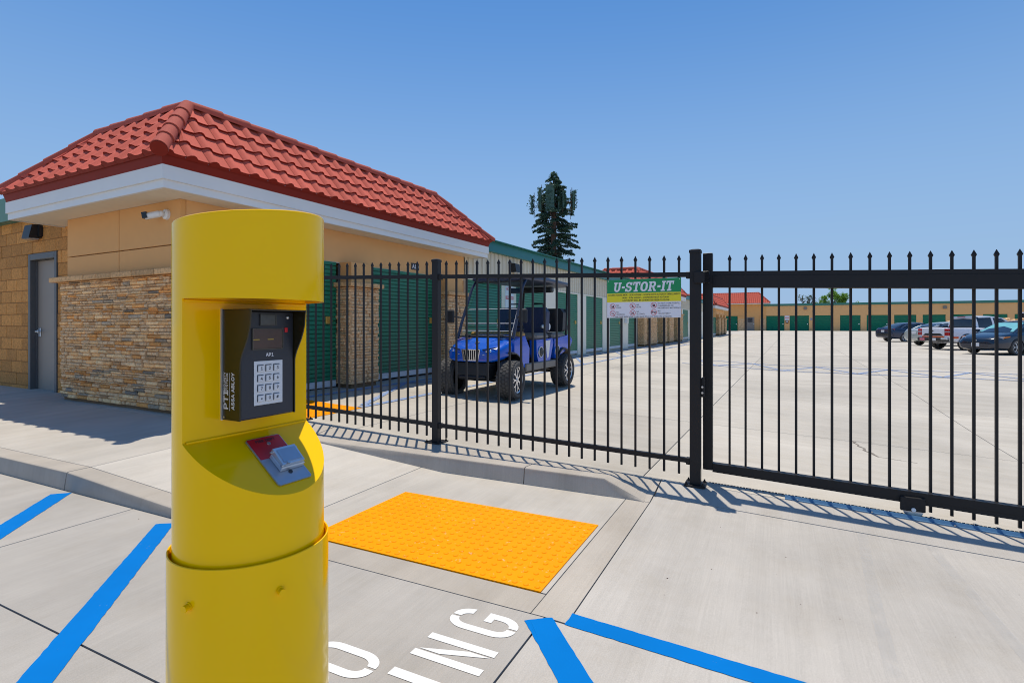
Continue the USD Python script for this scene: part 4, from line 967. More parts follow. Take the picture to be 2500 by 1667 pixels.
for x, y, lines in ((.052, .222, ('NO', 'FOOD')), (.218, .219, ('NO', 'PETS')), (.388, .216, ('DO NOT STORE PAINTS,', 'FLAMMABLES OR', 'HAZARDOUS MATERIALS')), (.052, .278, ('NO', 'SMOKING')), (.218, .275, ('NO', 'ALCOHOL')), (.388, .272, ('NO', 'TAILGATING*'))):
    c = Point(x-.004, -y); sflat(c.buffer(.0235, 24).difference(c.buffer(.0205, 24)), 'prohibition_ring', M['sign_red'], .0003)
    bits = {'FOOD': [sbox(-.010, -.011, .001, .001), Polygon([(.003, -.011), (.010, -.011), (.012, .008), (.004, .008)])], 'PETS': [Polygon([(-.009, -.012), (.0, -.012), (.002, .011), (-.004, .006)]), Polygon([(.003, -.012), (.010, -.012), (.007, .0)])],
            'SMOKING': [sbox(-.013, -.004, .013, -.001), sbox(.004, .001, .006, .010)], 'ALCOHOL': [Polygon([(-.010, -.012), (-.002, -.012), (-.002, .0), (-.010, .0)]), Polygon([(.002, -.012), (.008, -.012), (.008, .004), (.005, .012), (.002, .004)])],
            'TAILGATING*': [sbox(-.019, -.005, -.003, .004), sbox(.003, -.005, .019, .004)]}.get(lines[1], [sbox(-.010, -.010, .010, .004), sbox(-.006, .004, -.002, .011), sbox(.004, .002, .008, .009)])
    sflat(affinity.translate(shapely.union_all(bits), x-.004, -y), 'pictogram', K, .0003)
    sflat(LineString([(x-.004-.015, -y+.015), (x-.004+.015, -y-.015)]).buffer(.0014, cap_style=2), 'prohibition_bar', M['sign_red'], .0013)
    for i, ln in enumerate(lines): stext(ln, x+.027, y - (.004 if len(lines) == 2 else .010) + i*.0185, .0105, K, None, False, .0003)
stext('*You must enter your code each time you enter the property.', .052, .3095, .0095, K, .475, True, .0003)
for x, z in ((.012, .012), (.583, .012), (.012, .303), (.583, .303)): part('tie_hole', tr(cyl(.0035, .0015, 10), (S0+x, -.0012, SZ1-z), rx=PI/2), M['white'], sg)

# ------------------------------------------------------------------ golf cart (local frame: x forwards, y to its left, origin on the ground under the front axle)
def ring(hw, z0, z1, n=28, e=.5, ez=.6):
    a = np.arange(n)*2*PI/n; c, s_ = np.cos(a), np.sin(a)
    return hw*np.sign(c)*np.abs(c)**e, (z0+z1)/2 + (z1-z0)/2*np.sign(s_)*np.abs(s_)**ez
def xloft(secs, **k):
    rs = []
    for x, hw, z0, z1 in secs:
        y, z = ring(hw, z0, z1, **k); rs.append(np.c_[np.full(len(y), x), y, z])
    v, f = loft(rs); t = trimesh.Trimesh(v, f, process=False)
    return (v, f[:, ::-1]) if t.volume < 0 else (v, f)
def wheel(parent, c, side, r=.29, w=.25, rr=.195, steer=0.0, tread=True, spokes=7, rim='rim_silver', dark='rim_black', name='wheel'):
    """side +1: outer face towards +y"""
    W = sub(name, parent); h = w/2
    def put(m, nm, mat, smooth=False, kind=None):
        m = tr(m, rx=-PI/2) if side > 0 else tr(m, rx=PI/2)
        part(nm, tr(m, c, rz=steer), mat, W, smooth=smooth, kind=kind)
    put(rev([(rr, -h*.8), (rr+.02, -h*.98), (r-.035, -h), (r-.012, -h*.82), (r-.004, -h*.6), (r-.004, h*.6), (r-.012, h*.82), (r-.035, h), (rr+.02, h*.98), (rr, h*.8), (rr-.01, h*.5)], 44), 'tyre', M['rubber'], smooth=45)
    if tread:
        bl_ = []
        for k in range(30):
            for j, t0 in enumerate((-.72, -.36, 0., .36, .72)):
                a = (k + .5*(j % 2))*2*PI/30
                bl_.append(tr(box(r-.012, r+.003 - (.006 if abs(t0) > .6 else 0), -.022, .022, t0*h-.020, t0*h+.020), rz=a))
        put(cat(bl_), 'tread_blocks', M['rubber'], kind='stuff')
    put(rev([(0, h*.30), (rr*.5, h*.30), (rr*.93, h*.25), (rr, h*.75)], 36), 'rim_dish', M[dark], smooth=40)
    rim_ = [rev([(rr*.94, h*.80), (rr, h*.86), (rr+.006, h*.80), (rr, h*.6)], 36), tr(rev([(0, h*.86), (.022, h*.86), (.028, h*.6), (.03, h*.3)], 16))]
    for k in range(spokes):
        a = k*2*PI/spokes
        rim_.append(tr(hull([(x, y*sw, z) for x, sw in ((.02, .014), (rr*.55, .011)) for y in (-1, 1) for z in (h*.4, h*.78)]), rz=a))
        for sg_ in (-1, 1):
            p0 = np.array([rr*.55, 0]); p1 = np.array([rr*.96*math.cos(sg_*.30), rr*.96*math.sin(sg_*.30)]); d = p1-p0; nrm = np.array([-d[1], d[0]])/np.linalg.norm(d)*.009
            rim_.append(tr(hull([(*(p+q_*nrm), z) for p in (p0, p1) for q_ in (-1, 1) for z in (h*.4, h*.78)]), rz=a))
    put(cat(rim_), 'rim', M[rim])
    return W

CP = BX(2.31, 3.22); CZ = .168
cart = thing('golf_cart', 'blue four-seat golf cart with dark roof and clear windscreen parked behind the fence', 'golf cart', (CP[0], CP[1], CZ), math.atan2(-B[1], -B[0]))
for sx, nm in ((0., 'f'), (-2.02, 'r')):
    for sd in (1, -1): wheel(cart, (sx, sd*.525, .29), sd, w=.27, steer=(.10 if nm == 'f' else 0.))
part('front_cowl', xloft([(.285, .30, .575, .70), (.275, .38, .560, .745), (.22, .44, .55, .775), (.10, .485, .56, .83), (-.05, .505, .60, .88), (-.25, .515, .64, .925), (-.44, .515, .68, .95), (-.47, .50, .70, .94)], n=40, e=.42, ez=.55), M['cart_blue'], cart, smooth=40)
hood = [(.20, .16, .765, .785), (.0, .22, .84, .885), (-.25, .27, .905, .945), (-.42, .28, .935, .962)]
part('hood_ridge', xloft(hood, n=24, e=.5, ez=.6), M['cart_blue'], cart, smooth=40)
gx_ = .292
gr = part('grille_frame', cat([hull([(gx_-.012, y0, z0), (gx_-.012, y1, z1), (gx_+.004, y0, z0), (gx_+.004, y1, z1), (gx_-.012, y0+a, z0+b), (gx_-.012, y1+c, z1+d), (gx_+.004, y0+a, z0+b), (gx_+.004, y1+c, z1+d)])
    for y0, z0, y1, z1, a, b, c, d in ((-.165, .735, .165, .735, 0, .012, 0, .012), (-.135, .575, .135, .575, 0, .012, 0, .012), (-.165, .745, -.135, .578, .014, 0, .014, 0), (.165, .745, .135, .578, -.014, 0, -.014, 0))]), M['chrome'], cart)
part('grille_back', hull([(gx_-.02, -.155, .738), (gx_-.02, .155, .738), (gx_-.02, -.128, .582), (gx_-.02, .128, .582), (gx_-.006, -.155, .738), (gx_-.006, .155, .738), (gx_-.006, -.128, .582), (gx_-.006, .128, .582)]), M['black_gloss'], gr)
for k in range(8):
    y = -.122 + k*.0349
    part('grille_slat', hull([(gx_ + dx, y*f + dy, z) for z, f in ((.738, 1.08), (.585, .90)) for dx in (-.004, .006) for dy in (-.006, .006)]), M['chrome'], gr)
for sd in (1, -1):
    hl = part('headlight', hull([(gx_-.015 - k, sd*y, z) for y, z, k in ((.215, .675, .0), (.205, .735, .006), (.40, .765, .075), (.425, .745, .085), (.415, .70, .075))] + [(gx_-.10, sd*.22, .70), (gx_-.13, sd*.40, .73)]), M['lamp_glass'], cart, smooth=30)
    part('headlight_rim', tube([(gx_-.004, sd*.205, .668), (gx_-.06, sd*.40, .693), (gx_-.085, sd*.43, .745)], .006, 6), M['alu'], hl)
    part('headlight_brow', tube([(gx_-.004, sd*.198, .742), (gx_-.07, sd*.405, .775)], .008, 6), M['black_gloss'], hl)
    for y, k in ((.27, .012), (.33, .03)): part('headlight_bulb', tr(rev([(0, .02), (.016, .014), (.022, 0)], 14), (gx_ - k, sd*y, .718), ry=PI/2), M['chrome'], hl, smooth=True)
    # fenders and side of the cowl
    g = np.linspace(.47*PI, .97*PI, 10); rin, rout = .345, .375
    ar = [np.array([(rad*math.cos(t), sd*y, .31+rad*math.sin(t)) for rad, y in ((rin, .38), (rout, .38), (rout, .55), (rout-.012, .575), (rin, .575))]) for t in g]
    ar2 = [np.array([(rad*math.cos(t), sd*y, .31+rad*math.sin(t)) for rad, y in ((rin, .38), (rout, .38), (rout, .55), (rout-.012, .575), (rin, .575))]) for t in np.linspace(.18*PI, .85*PI, 12)]
    for nm, x0 in (('fender', 0.), ('fender', -2.02)):
        v, f = loft(ar if x0 == 0 else ar2); t_ = trimesh.Trimesh(v, f, process=False)
        part(nm, (v + [x0, 0, .02], f if t_.volume > 0 else f[:, ::-1]), M['black_plastic'], cart, smooth=30)
    part('cowl_side', hull([(x, sd*y, z) for x, z in ((-.10, .69), (-.10, .87), (-.46, .94), (-.62, .74), (-.60, .46), (-.44, .44), (-.40, .60)) for y in (.47, .535)]), M['cart_blue'], cart)
    part('mirror', cat([cbox(-.17, -.12, sd*.66-.07, sd*.66+.07, 1.14, 1.36, .02), tube([(-.28, sd*.49, 1.22), (-.20, sd*.56, 1.24), (-.15, sd*.62, 1.25)], .012, 6)]), M['black_plastic'], cart)
    part('front_strut', tube([(-.12, sd*.505, .90), (-.22, sd*.50, 1.14), (-.50, sd*.475, 1.72), (-.62, sd*.47, 1.84)], [.024, .024, .022, .022], 10), M['cart_roof'], cart, smooth=True)
    part('rear_strut', tube([(-2.32, sd*.47, .90), (-2.36, sd*.47, 1.3), (-2.42, sd*.46, 1.84)], .022, 10), M['black_plastic'], cart, smooth=True)
    part('side_step', cbox(-1.68, -.46, sd*.5-.06, sd*.5+.06, .375, .50, .015), M['seat_tan'], cart)
    # seat-side body panels with round speakers
    part('side_panel', hull([(x, sd*y, z) for x, z in ((-.98, .50), (-.92, .62), (-.90, .86), (-1.56, .88), (-1.60, .80), (-1.46, .50)) for y in (.40, .525)]), M['cart_blue'], cart)
    part('panel_insert', hull([(x, sd*y, z) for x, z in ((-1.25, .84), (-1.46, .85), (-1.38, .56), (-1.32, .54)) for y in (.50, .533)]), M['alu'], cart)
    part('rear_quarter', hull([(x, sd*y, z) for x, z in ((-1.66, .52), (-1.64, .86), (-2.36, .93), (-2.50, .82), (-2.40, .70), (-2.20, .74), (-1.86, .70), (-1.72, .52)) for y in (.40, .53)]), M['cart_blue'], cart)
    for xs in (-1.06, -1.76):
        sp_ = part('speaker', tr(rev([(0, .012), (.03, .02), (.075, .006), (.08, 0), (.08, -.02)], 28), (xs, sd*.53, .66), rx=-sd*PI/2), M['black_plastic'], cart, smooth=30)
        part('speaker_ring', tr(rev([(.078, .0), (.080, .012), (.090, .012), (.094, 0)], 32), (xs, sd*.531, .66), rx=-sd*PI/2), M['alu'], sp_, smooth=30)
    part('arm_rest', cat([tr(cyl(.06, .05, 20), (-1.55, sd*.44-.025, 1.08), rx=-PI/2), cbox(-1.58, -1.30, sd*.44-.03, sd*.44+.03, 1.05, 1.12, .02)]), M['alu'], cart)
part('front_bumper', cat([hull([(x, y, z) for x, hw, z in ((.25, .27, .50), (.27, .26, .36), (.20, .24, .28), (.05, .27, .28), (.05, .30, .54), (.24, .30, .54)) for y in (-hw, hw)]), cbox(.20, .29, -.24, .24, .30, .35, .02)]), M['black_plastic'], cart, smooth=20)
part('front_axle', cat([tr(cyl(.045, .90, 12), (0, .45, .29), rx=PI/2), tube([(-.05, .3, .3), (-.05, .36, .62)], .04, 10), tube([(-.05, -.3, .3), (-.05, -.36, .62)], .04, 10)]), M['black_plastic'], cart)
part('rear_axle', tr(cyl(.05, .9, 12), (-2.02, .45, .29), rx=PI/2), M['black_plastic'], cart)
part('floor', cat([cbox(-1.0, -.40, -.50, .50, .44, .50, .01), cbox(-2.3, -.3, -.36, .36, .30, .46, .02)]), M['black_plastic'], cart)
part('body', cat([cbox(-1.55, -.95, -.44, .44, .46, .84, .02), cbox(-2.42, -1.60, -.41, .41, .46, .86, .02)]), M['black_plastic'], cart)
part('dash', cbox(-.62, -.42, -.47, .47, .88, 1.0, .03), M['wood'], cart)
part('dash_panel', cbox(-.56, -.44, -.47, .47, .50, .90, .02), M['black_plastic'], cart)
part('steering_wheel', cat([tube([(-.70 + .06*math.sin(t), .22 + .16*math.cos(t), 1.08 + .14*math.sin(t)) for t in np.linspace(0, 2*PI, 25)], .014, 8, False), tube([(-.56, .22, .96), (-.70, .22, 1.08)], .02, 8), tube([(-.70, .06, 1.08), (-.70, .38, 1.08)], .012, 6)]), M['black_plastic'], cart)
for x0, bx in ((-.93, 0), (-1.66, 0)):
    part('seat_base', cbox(x0-.55, x0, -.50, .50, .85, .975, .045), M['seat_tan'], cart)
for x0, mt in ((-1.44, 'seat_navy'), (-2.20, 'seat_black')):
    for yc in (.245, -.245):
        part('seat_back', hull([(x0 + dx - .10*(z-1.0), yc + y, z) for z, hw in ((.98, .20), (1.02, .235), (1.34, .235), (1.42, .17)) for y in (-hw, hw) for dx in (-.07, .07)] ), M[mt], cart, smooth=30)
for yc in (.245, -.245): part('grab_handle', tube([(-1.56, yc-.11, 1.38), (-1.57, yc-.09, 1.49), (-1.57, yc+.09, 1.49), (-1.56, yc+.11, 1.38)], .014, 8), M['black_plastic'], cart)
part('rear_rack', cat([cbox(-2.55, -2.46, -.42, .42, 1.0, 1.42, .03), tube([(-2.45, .4, .9), (-2.55, .42, 1.1)], .02, 8)]), M['black_plastic'], cart)
part('roof', xloft([(-.47, .40, 1.845, 1.885), (-.50, .47, 1.83, 1.90), (-.60, .505, 1.825, 1.925), (-1.5, .515, 1.83, 1.945), (-2.42, .505, 1.825, 1.925), (-2.55, .47, 1.83, 1.90), (-2.58, .40, 1.845, 1.885)], n=36, e=.35, ez=.55), M['cart_roof'], cart, smooth=45)
part('sound_bar', cbox(-1.86, -1.74, -.43, .43, 1.70, 1.80, .02), M['black_plastic'], cart)
wp = lambda z: -.13 - .49*(z-.92)/.92
for z0, z1 in ((.935, 1.36), (1.375, 1.82)):
    b = [(wp(z0), -.455, z0), (wp(z0), .455, z0), (wp(z0)-.006, .455, z0), (wp(z0)-.006, -.455, z0)]
    part('windscreen', hexa(b[::-1], [(wp(z1), -.445, z1), (wp(z1), .445, z1), (wp(z1)-.006, .445, z1), (wp(z1)-.006, -.445, z1)][::-1]), M['pane'], cart)
for z in (1.135, 1.02, 1.365): part('windscreen_edge', tube([(wp(z)+.004, -.45, z), (wp(z)+.004, .45, z)], .0055, 6), M['white'], cart)
part('windscreen_edge', tube([(wp(.94)+.004, .458, .94), (wp(1.36)+.004, .452, 1.36)], .005, 6), M['white'], cart)
part('windscreen_frame', cat([tube([(wp(1.83), -.46, 1.83), (wp(1.83), .46, 1.83)], .018, 8), tube([(wp(.93), -.47, .93), (wp(.93), .47, .93)], .016, 8)]), M['black_plastic'], cart)
for sd in (1, -1): part('windscreen_clip', cbox(-.12, -.06, sd*.30-.04, sd*.30+.04, .91, .965, .01), M['black_plastic'], cart)
part('badge', tr(rev([(0, .008), (.03, .006), (.036, 0)], 20), (.10, 0, .845), ry=.36), M['chrome'], cart, smooth=True)

# ------------------------------------------------------------------ cars
def car_body(L, secs, wheels_x, r_arch, width):
    S = solid(car_loft(secs))
    for x in wheels_x: S = S - solid(tr(cyl(r_arch, width*1.2, 32), (x, width*.6, .33), rx=PI/2)) + solid(box(x-r_arch-.03, x+r_arch+.03, -width*.5+.24, width*.5-.24, .30, .80))
    return unsolid(S)
def car_loft(secs):
    rs = []
    for x, hw, z0, z1, sh in secs:
        # half ring: from bottom centre round the side to the top centre
        half_ = [(0, z0), (hw*.80, z0), (hw*.95, z0+.07), (hw*.995, z0+.20), (hw, z0+(z1-z0)*.55), (hw*.985, z1-.13), (hw*sh+.06*0, z1-.035), (hw*sh*.9, z1-.005), (hw*sh*.5, z1+.012), (0, z1+.018)]
        pts = half_ + [(-y, z) for y, z in half_[-2:0:-1]]
        rs.append(np.array([(x, y, z) for y, z in pts]))
    v, f = loft(rs); t = trimesh.Trimesh(v, f, process=False)
    return (v, f[:, ::-1]) if t.volume < 0 else (v, f)
def cabin(parent, secs, mat_body, mat_glass, pillars, roof_x, front_glass=None):
    """secs: (x, half width below, z below, half width above, z above)"""
    rs = []
    for x, hb, zb, ht, zt in secs:
        rs.append(np.array([(x, -hb, zb), (x, -(hb+ht)/2-.02, (zb+zt)/2), (x, -ht, zt-.03), (x, -ht*.8, zt), (x, 0, zt+.015), (x, ht*.8, zt), (x, ht, zt-.03), (x, (hb+ht)/2+.02, (zb+zt)/2), (x, hb, zb)]))
    v, f = loft(rs); t = trimesh.Trimesh(v, f, process=False)
    part('window_glass', (v, f if t.volume > 0 else f[:, ::-1]), mat_glass, parent, smooth=35)
    X = np.array([s_[0] for s_ in secs]); g = lambda x, k: float(np.interp(x, X, [s_[k] for s_ in secs]))
    # roof skin, side rails and pillars
    rs = []
    for x in np.linspace(*roof_x, 7):
        ht, zt = g(x, 3), g(x, 4)
        rs.append(np.array([(x, -ht-.012, zt-.075), (x, -ht-.012, zt-.02), (x, -ht*.8, zt+.012), (x, 0, zt+.028), (x, ht*.8, zt+.012), (x, ht+.012, zt-.02), (x, ht+.012, zt-.075), (x, 0, zt-.02)]))
    v, f = loft(rs); t = trimesh.Trimesh(v, f, process=False)
    part('roof', (v, f if t.volume > 0 else f[:, ::-1]), mat_body, parent, smooth=40)
    for x0, x1, w in pillars:                                          # foot x, head x, width
        for sd in (1, -1):
            pts = []
            for x, z in ((x0, g(x0, 2)), ((x0+x1)/2, None), (x1, g(x1, 4)-.03)):
                if z is None: z = (g(x0, 2) + g(x1, 4))/2; y = (g(x, 1)+g(x, 3))/2 + .03
                else: y = (g(x, 1) if x == x0 else g(x, 3)) + .010
                pts += [(x-w/2, sd*y, z), (x+w/2, sd*y, z), (x-w/2, sd*(y-.05), z), (x+w/2, sd*(y-.05), z)]
            part('pillar', hull(pts), mat_body, parent)

def sedan(name, label, at, head, body, glass, L=4.9, W=1.86, wind='tint', rear_detail=True, group='cars parked across the yard'):
    c = thing(name, label, 'car', at, head, group)
    h = W/2
    secs = [(-2.46, h*.72, .42, .74, .8), (-2.43, h*.84, .34, .93, .84), (-2.30, h*.91, .29, 1.04, .84), (-1.9, h*.97, .24, 1.055, .84), (-1.2, h, .20, 1.0, .86), (0, h, .19, .985, .87), (.9, h*.99, .19, .97, .87), (1.35, h*.98, .20, .95, .88), (1.9, h*.95, .21, .86, .86), (2.22, h*.88, .22, .755, .84), (2.38, h*.78, .25, .68, .82), (2.44, h*.66, .30, .60, .8)]
    part('body', car_body(L, secs, (-1.42, 1.42), .365, W), M[body], c, smooth=32)
    cabin(c, [(-2.05, h*.70, 1.03, h*.58, 1.05), (-1.55, h*.78, 1.0, h*.60, 1.27), (-.95, h*.83, .97, h*.62, 1.41), (-.2, h*.85, .96, h*.635, 1.44), (.25, h*.85, .95, h*.62, 1.415), (.75, h*.84, .94, h*.60, 1.24), (1.42, h*.80, .93, h*.66, .955)], M[body], M[glass], [(-1.95, -1.35, .22), (.02, -.12, .07), (1.28, .30, .08)], (-1.15, .30))
    if wind != 'tint':
        part('windscreen', hull([(.45, y, 1.375) for y in (-.50, .50)] + [(1.30, y, .99) for y in (-.66, .66)] + [(.40, y, 1.36) for y in (-.50, .50)] + [(1.25, y, .96) for y in (-.66, .66)] + [(.72, y, 1.275) for y in (-.54, .54)]), M[wind], c)
    for x in (-1.42, 1.42):
        for sd in (1, -1): wheel(c, (x, sd*(h-.12), .335), sd, r=.335, w=.22, rr=.235, tread=False, spokes=5, rim='alu', dark='rim_black')
    for sd in (1, -1):
        part('mirror', cbox(.86, 1.05, sd*(h+.09)-.10, sd*(h+.09)+.10, .95, 1.09, .03), M[body], c)
        part('headlight', hull([(2.335, sd*h*.50, .665), (2.33, sd*h*.50, .735), (2.02, sd*h*.90, .79), (2.06, sd*h*.905, .70), (2.20, sd*h*.5, .7)]), M['lamp_glass'], c, smooth=30)
        part('turn_lamp', hull([(2.08, sd*h*.895, .70), (2.07, sd*h*.895, .765), (1.80, sd*h*.962, .80), (1.82, sd*h*.962, .755), (2.0, sd*h*.8, .74)]), M['amber'], c)
        part('tail_lamp', hull([(-2.435, sd*h*.55, .90), (-2.44, sd*h*.55, .965), (-2.22, sd*h*.93, .97), (-2.20, sd*h*.935, .88), (-2.25, sd*h*.5, .92)]), M['tail_red'], c)
        part('door_handle', cbox(-.75, -.55, sd*(h+.004)-.012, sd*(h+.004)+.012, .84, .87, .006), M[body], c)
    part('grille', hull([(2.405, y, z) for y, z in ((-h*.48, .50), (h*.48, .50), (h*.50, .66), (-h*.50, .66))] + [(2.30, 0, .6), (2.455, -.3, .52), (2.455, .3, .52), (2.40, -.3, .655), (2.40, .3, .655)]), M['black_gloss'], c)
    part('badge', cbox(2.43, 2.462, -.04, .04, .58, .65, .012), M['chrome'], c)
    part('front_plate', cbox(2.452, 2.475, -.16, .16, .36, .50, .008), M['white'], c)
    part('lower_grille', hull([(2.40, -h*.60, .30), (2.40, h*.60, .30), (2.45, -h*.50, .38), (2.45, h*.50, .38), (2.30, 0, .35)]), M['black_plastic'], c)
    part('rear_bumper', hull([(-2.475, -h*.62, .44), (-2.475, h*.62, .44), (-2.475, -h*.62, .62), (-2.475, h*.62, .62), (-2.28, -h*.93, .44), (-2.28, h*.93, .44), (-2.28, -h*.92, .62), (-2.28, h*.92, .62)]), M[body] if body == 'silver_car' else M['black_plastic'], c)
    part('rear_plate', cbox(-2.475, -2.45, -.16, .16, .72, .86, .008), M['white'], c)
    for sd in (1, -1): part('window_trim', tube([(-1.62, sd*h*.80, 1.01), (-1.15, sd*h*.735, 1.26), (-.2, sd*h*.665+sd*.01, 1.40)], .012, 6), M['chrome'], c)
    return c
def place(mid_rear_wheel, head, dx, dy):
    """world position of the car's origin so that the local point (dx, dy) stands at mid_rear_wheel"""
    ch, sh = math.cos(head), math.sin(head); x = mid_rear_wheel[0] - (dx*ch - dy*sh); y = mid_rear_wheel[1] - (dx*sh + dy*ch)
    return (x, y, Gz(x, y))
HB = math.radians(90 - 87)
sedan('parked_car', 'dark blue saloon car parked farthest back, seen from behind', place((29.17, 39.3), HB, -1.42, -.80), HB, 'navy_car', 'tint')
sedan('parked_car', 'pale silver saloon car half hidden behind the white pickup', place((25.75, 33.4), HB, -1.42, .80), HB, 'silver_car', 'tint')
HF = math.radians(90 - 257)
sedan('parked_car', 'blue-black saloon car facing the camera at the right edge', place((21.23, 22.31), HF, 1.42, .80), HF, 'black_blue_car', 'tint', wind='sunshade_reflection')

def pickup():
    at = place((22.86, 26.63), HB, -1.5, -.80)
    c = thing('pickup_truck', 'white pickup truck with orange reflective bands and black tailgate cap', 'pickup truck', at, HB)
    h = .92
    secs = [(-2.50, h*.93, .50, 1.12, .97), (-2.47, h*.965, .46, 1.14, .97), (-2.0, h, .36, 1.15, .97), (-1.0, h, .34, 1.15, .96), (0, h, .33, 1.12, .92), (.9, h, .33, 1.10, .90), (1.4, h*.99, .33, 1.08, .88), (2.1, h*.95, .35, 1.02, .86), (2.40, h*.88, .38, .92, .84), (2.50, h*.76, .42, .80, .8)]
    S = solid(car_loft(secs))
    for x in (-1.5, 1.55): S = S - solid(tr(cyl(.42, 2.4, 32), (x, 1.2, .36), rx=PI/2)) + solid(box(x-.45, x+.45, -.62, .62, .34, .85))
    S = S - solid(box(-2.40, -.95, -.72, .72, .80, 1.4))
    part('body', unsolid(S), M['white_car'], c, smooth=32)
    part('bed_liner', cat([box(-2.39, -.96, -.715, .715, .802, .82), box(-2.46, -2.36, -.80, .80, 1.145, 1.185), box(-2.4, -.95, .74, .83, 1.145, 1.185), box(-2.4, -.95, -.83, -.74, 1.145, 1.185)]), M['black_plastic'], c)
    cabin(c, [(-.98, .80, 1.10, .64, 1.12), (-.93, .80, 1.10, .66, 1.55), (-.80, .815, 1.10, .675, 1.70), (-.1, .83, 1.10, .69, 1.72), (.5, .83, 1.09, .68, 1.67), (1.0, .82, 1.08, .66, 1.40), (1.38, .80, 1.07, .70, 1.10)], M['white_car'], M['tint'], [(-.90, -.84, .16), (-.02, -.04, .10), (1.28, .50, .10)], (-.90, .55))
    part('rear_window_frame', cat([box(-1.0, -.94, -.74, .74, 1.10, 1.18), box(-.97, -.90, -.66, .66, 1.61, 1.72)]), M['white_car'], c)
    part('brake_light', box(-.985, -.93, -.22, .22, 1.665, 1.70), M['tail_red'], c)
    for x in (-1.5, 1.55):
        for sd in (1, -1): wheel(c, (x, sd*.80, .365), sd, r=.365, w=.25, rr=.225, tread=False, spokes=5, rim='alu')
    for sd in (1, -1):
        tl_ = part('tail_lamp', cbox(-2.525, -2.33, sd*.80-.12 if sd > 0 else -.945, sd*.80+.145 if sd > 0 else -.68, .74, 1.08, .02), M['tail_red'], c)
        part('tail_lamp_clear', box(-2.53, -2.34, sd*.8-.10 if sd > 0 else -.95, sd*.80+.15 if sd > 0 else -.70, .90, .955), M['lamp_glass'], tl_)
        part('side_reflector', box(-2.30, -1.98, sd*.925-.004, sd*.925+.008, .60, .685), M['orange'], c)
        part('wheel_flare', tube([(-1.5+.44*math.cos(t), sd*.925, .37+.44*math.sin(t)) for t in np.linspace(0, PI, 13)], .03, 6), M['black_plastic'], c)
        part('mirror', cbox(.72, .92, sd*1.04-.11, sd*1.04+.11, 1.08, 1.27, .03), M['black_plastic'], c)
        part('door_handle', cbox(-.66, -.42, sd*.93-.015, sd*.93+.015, .97, 1.01, .008), M['black_plastic'], c)
        part('headlight', hull([(2.47, sd*.5, .80), (2.45, sd*.5, .92), (2.2, sd*.87, .95), (2.22, sd*.88, .80), (2.3, sd*.5, .85)]), M['lamp_glass'], c)
    tg = part('tailgate', cbox(-2.522, -2.48, -.68, .68, .72, 1.10, .012), M['white_car'], c)
    part('tailgate_recess', hull([(-2.527, y, z) for y, z in ((-.62, .73), (.62, .73), (.46, .84), (-.46, .84))] + [(-2.515, 0, .78)]), M['black_plastic'], tg)
    part('badge', hull([(-2.532, y, z) for y, z in ((-.09, .97), (.09, .97), (0, 1.0), (0, .94))] + [(-2.515, 0, .97)]), M['ink'], tg)
    part('reflective_band', box(-2.527, -2.50, -.66, .66, .635, .70), M['orange'], c)
    part('rear_bumper', cat([cbox(-2.60, -2.42, -.90, .90, .45, .635, .03)]), M['black_plastic'], c)
    part('bumper_step', cbox(-2.605, -2.50, -.93, -.55, .52, .625, .02), M['alu'], c)
    part('rear_plate', box(-2.612, -2.6, -.28, .06, .47, .60), M['white'], c); part('notice_plate', box(-2.612, -2.6, .42, .72, .47, .60), M['sign_pink'], c)
    return c, at
pk, pat = pickup()
ch, sh = math.cos(HB), math.sin(HB)
lx, ly = -2.05, -.60
co = thing('traffic_cone', 'orange and white traffic cone standing in the pickup bed', 'traffic cone', (pat[0] + lx*ch - ly*sh, pat[1] + lx*sh + ly*ch, pat[2] + .82))
part('base', cbox(-.17, .17, -.17, .17, 0, .035, .01), M['cone_orange'], co)
def cone_r(z): return .125 - .095*z/.9
part('cone', rev([(cone_r(z), z) for z in np.linspace(.03, .93, 8)] + [(0, .93)], 24), M['cone_orange'], co, smooth=40)
for z0, z1 in ((.48, .60), (.68, .76)): part('white_band', rev([(cone_r(z0)+.004, z0), (cone_r(z1)+.004, z1)], 24), M['white'], co, smooth=True)

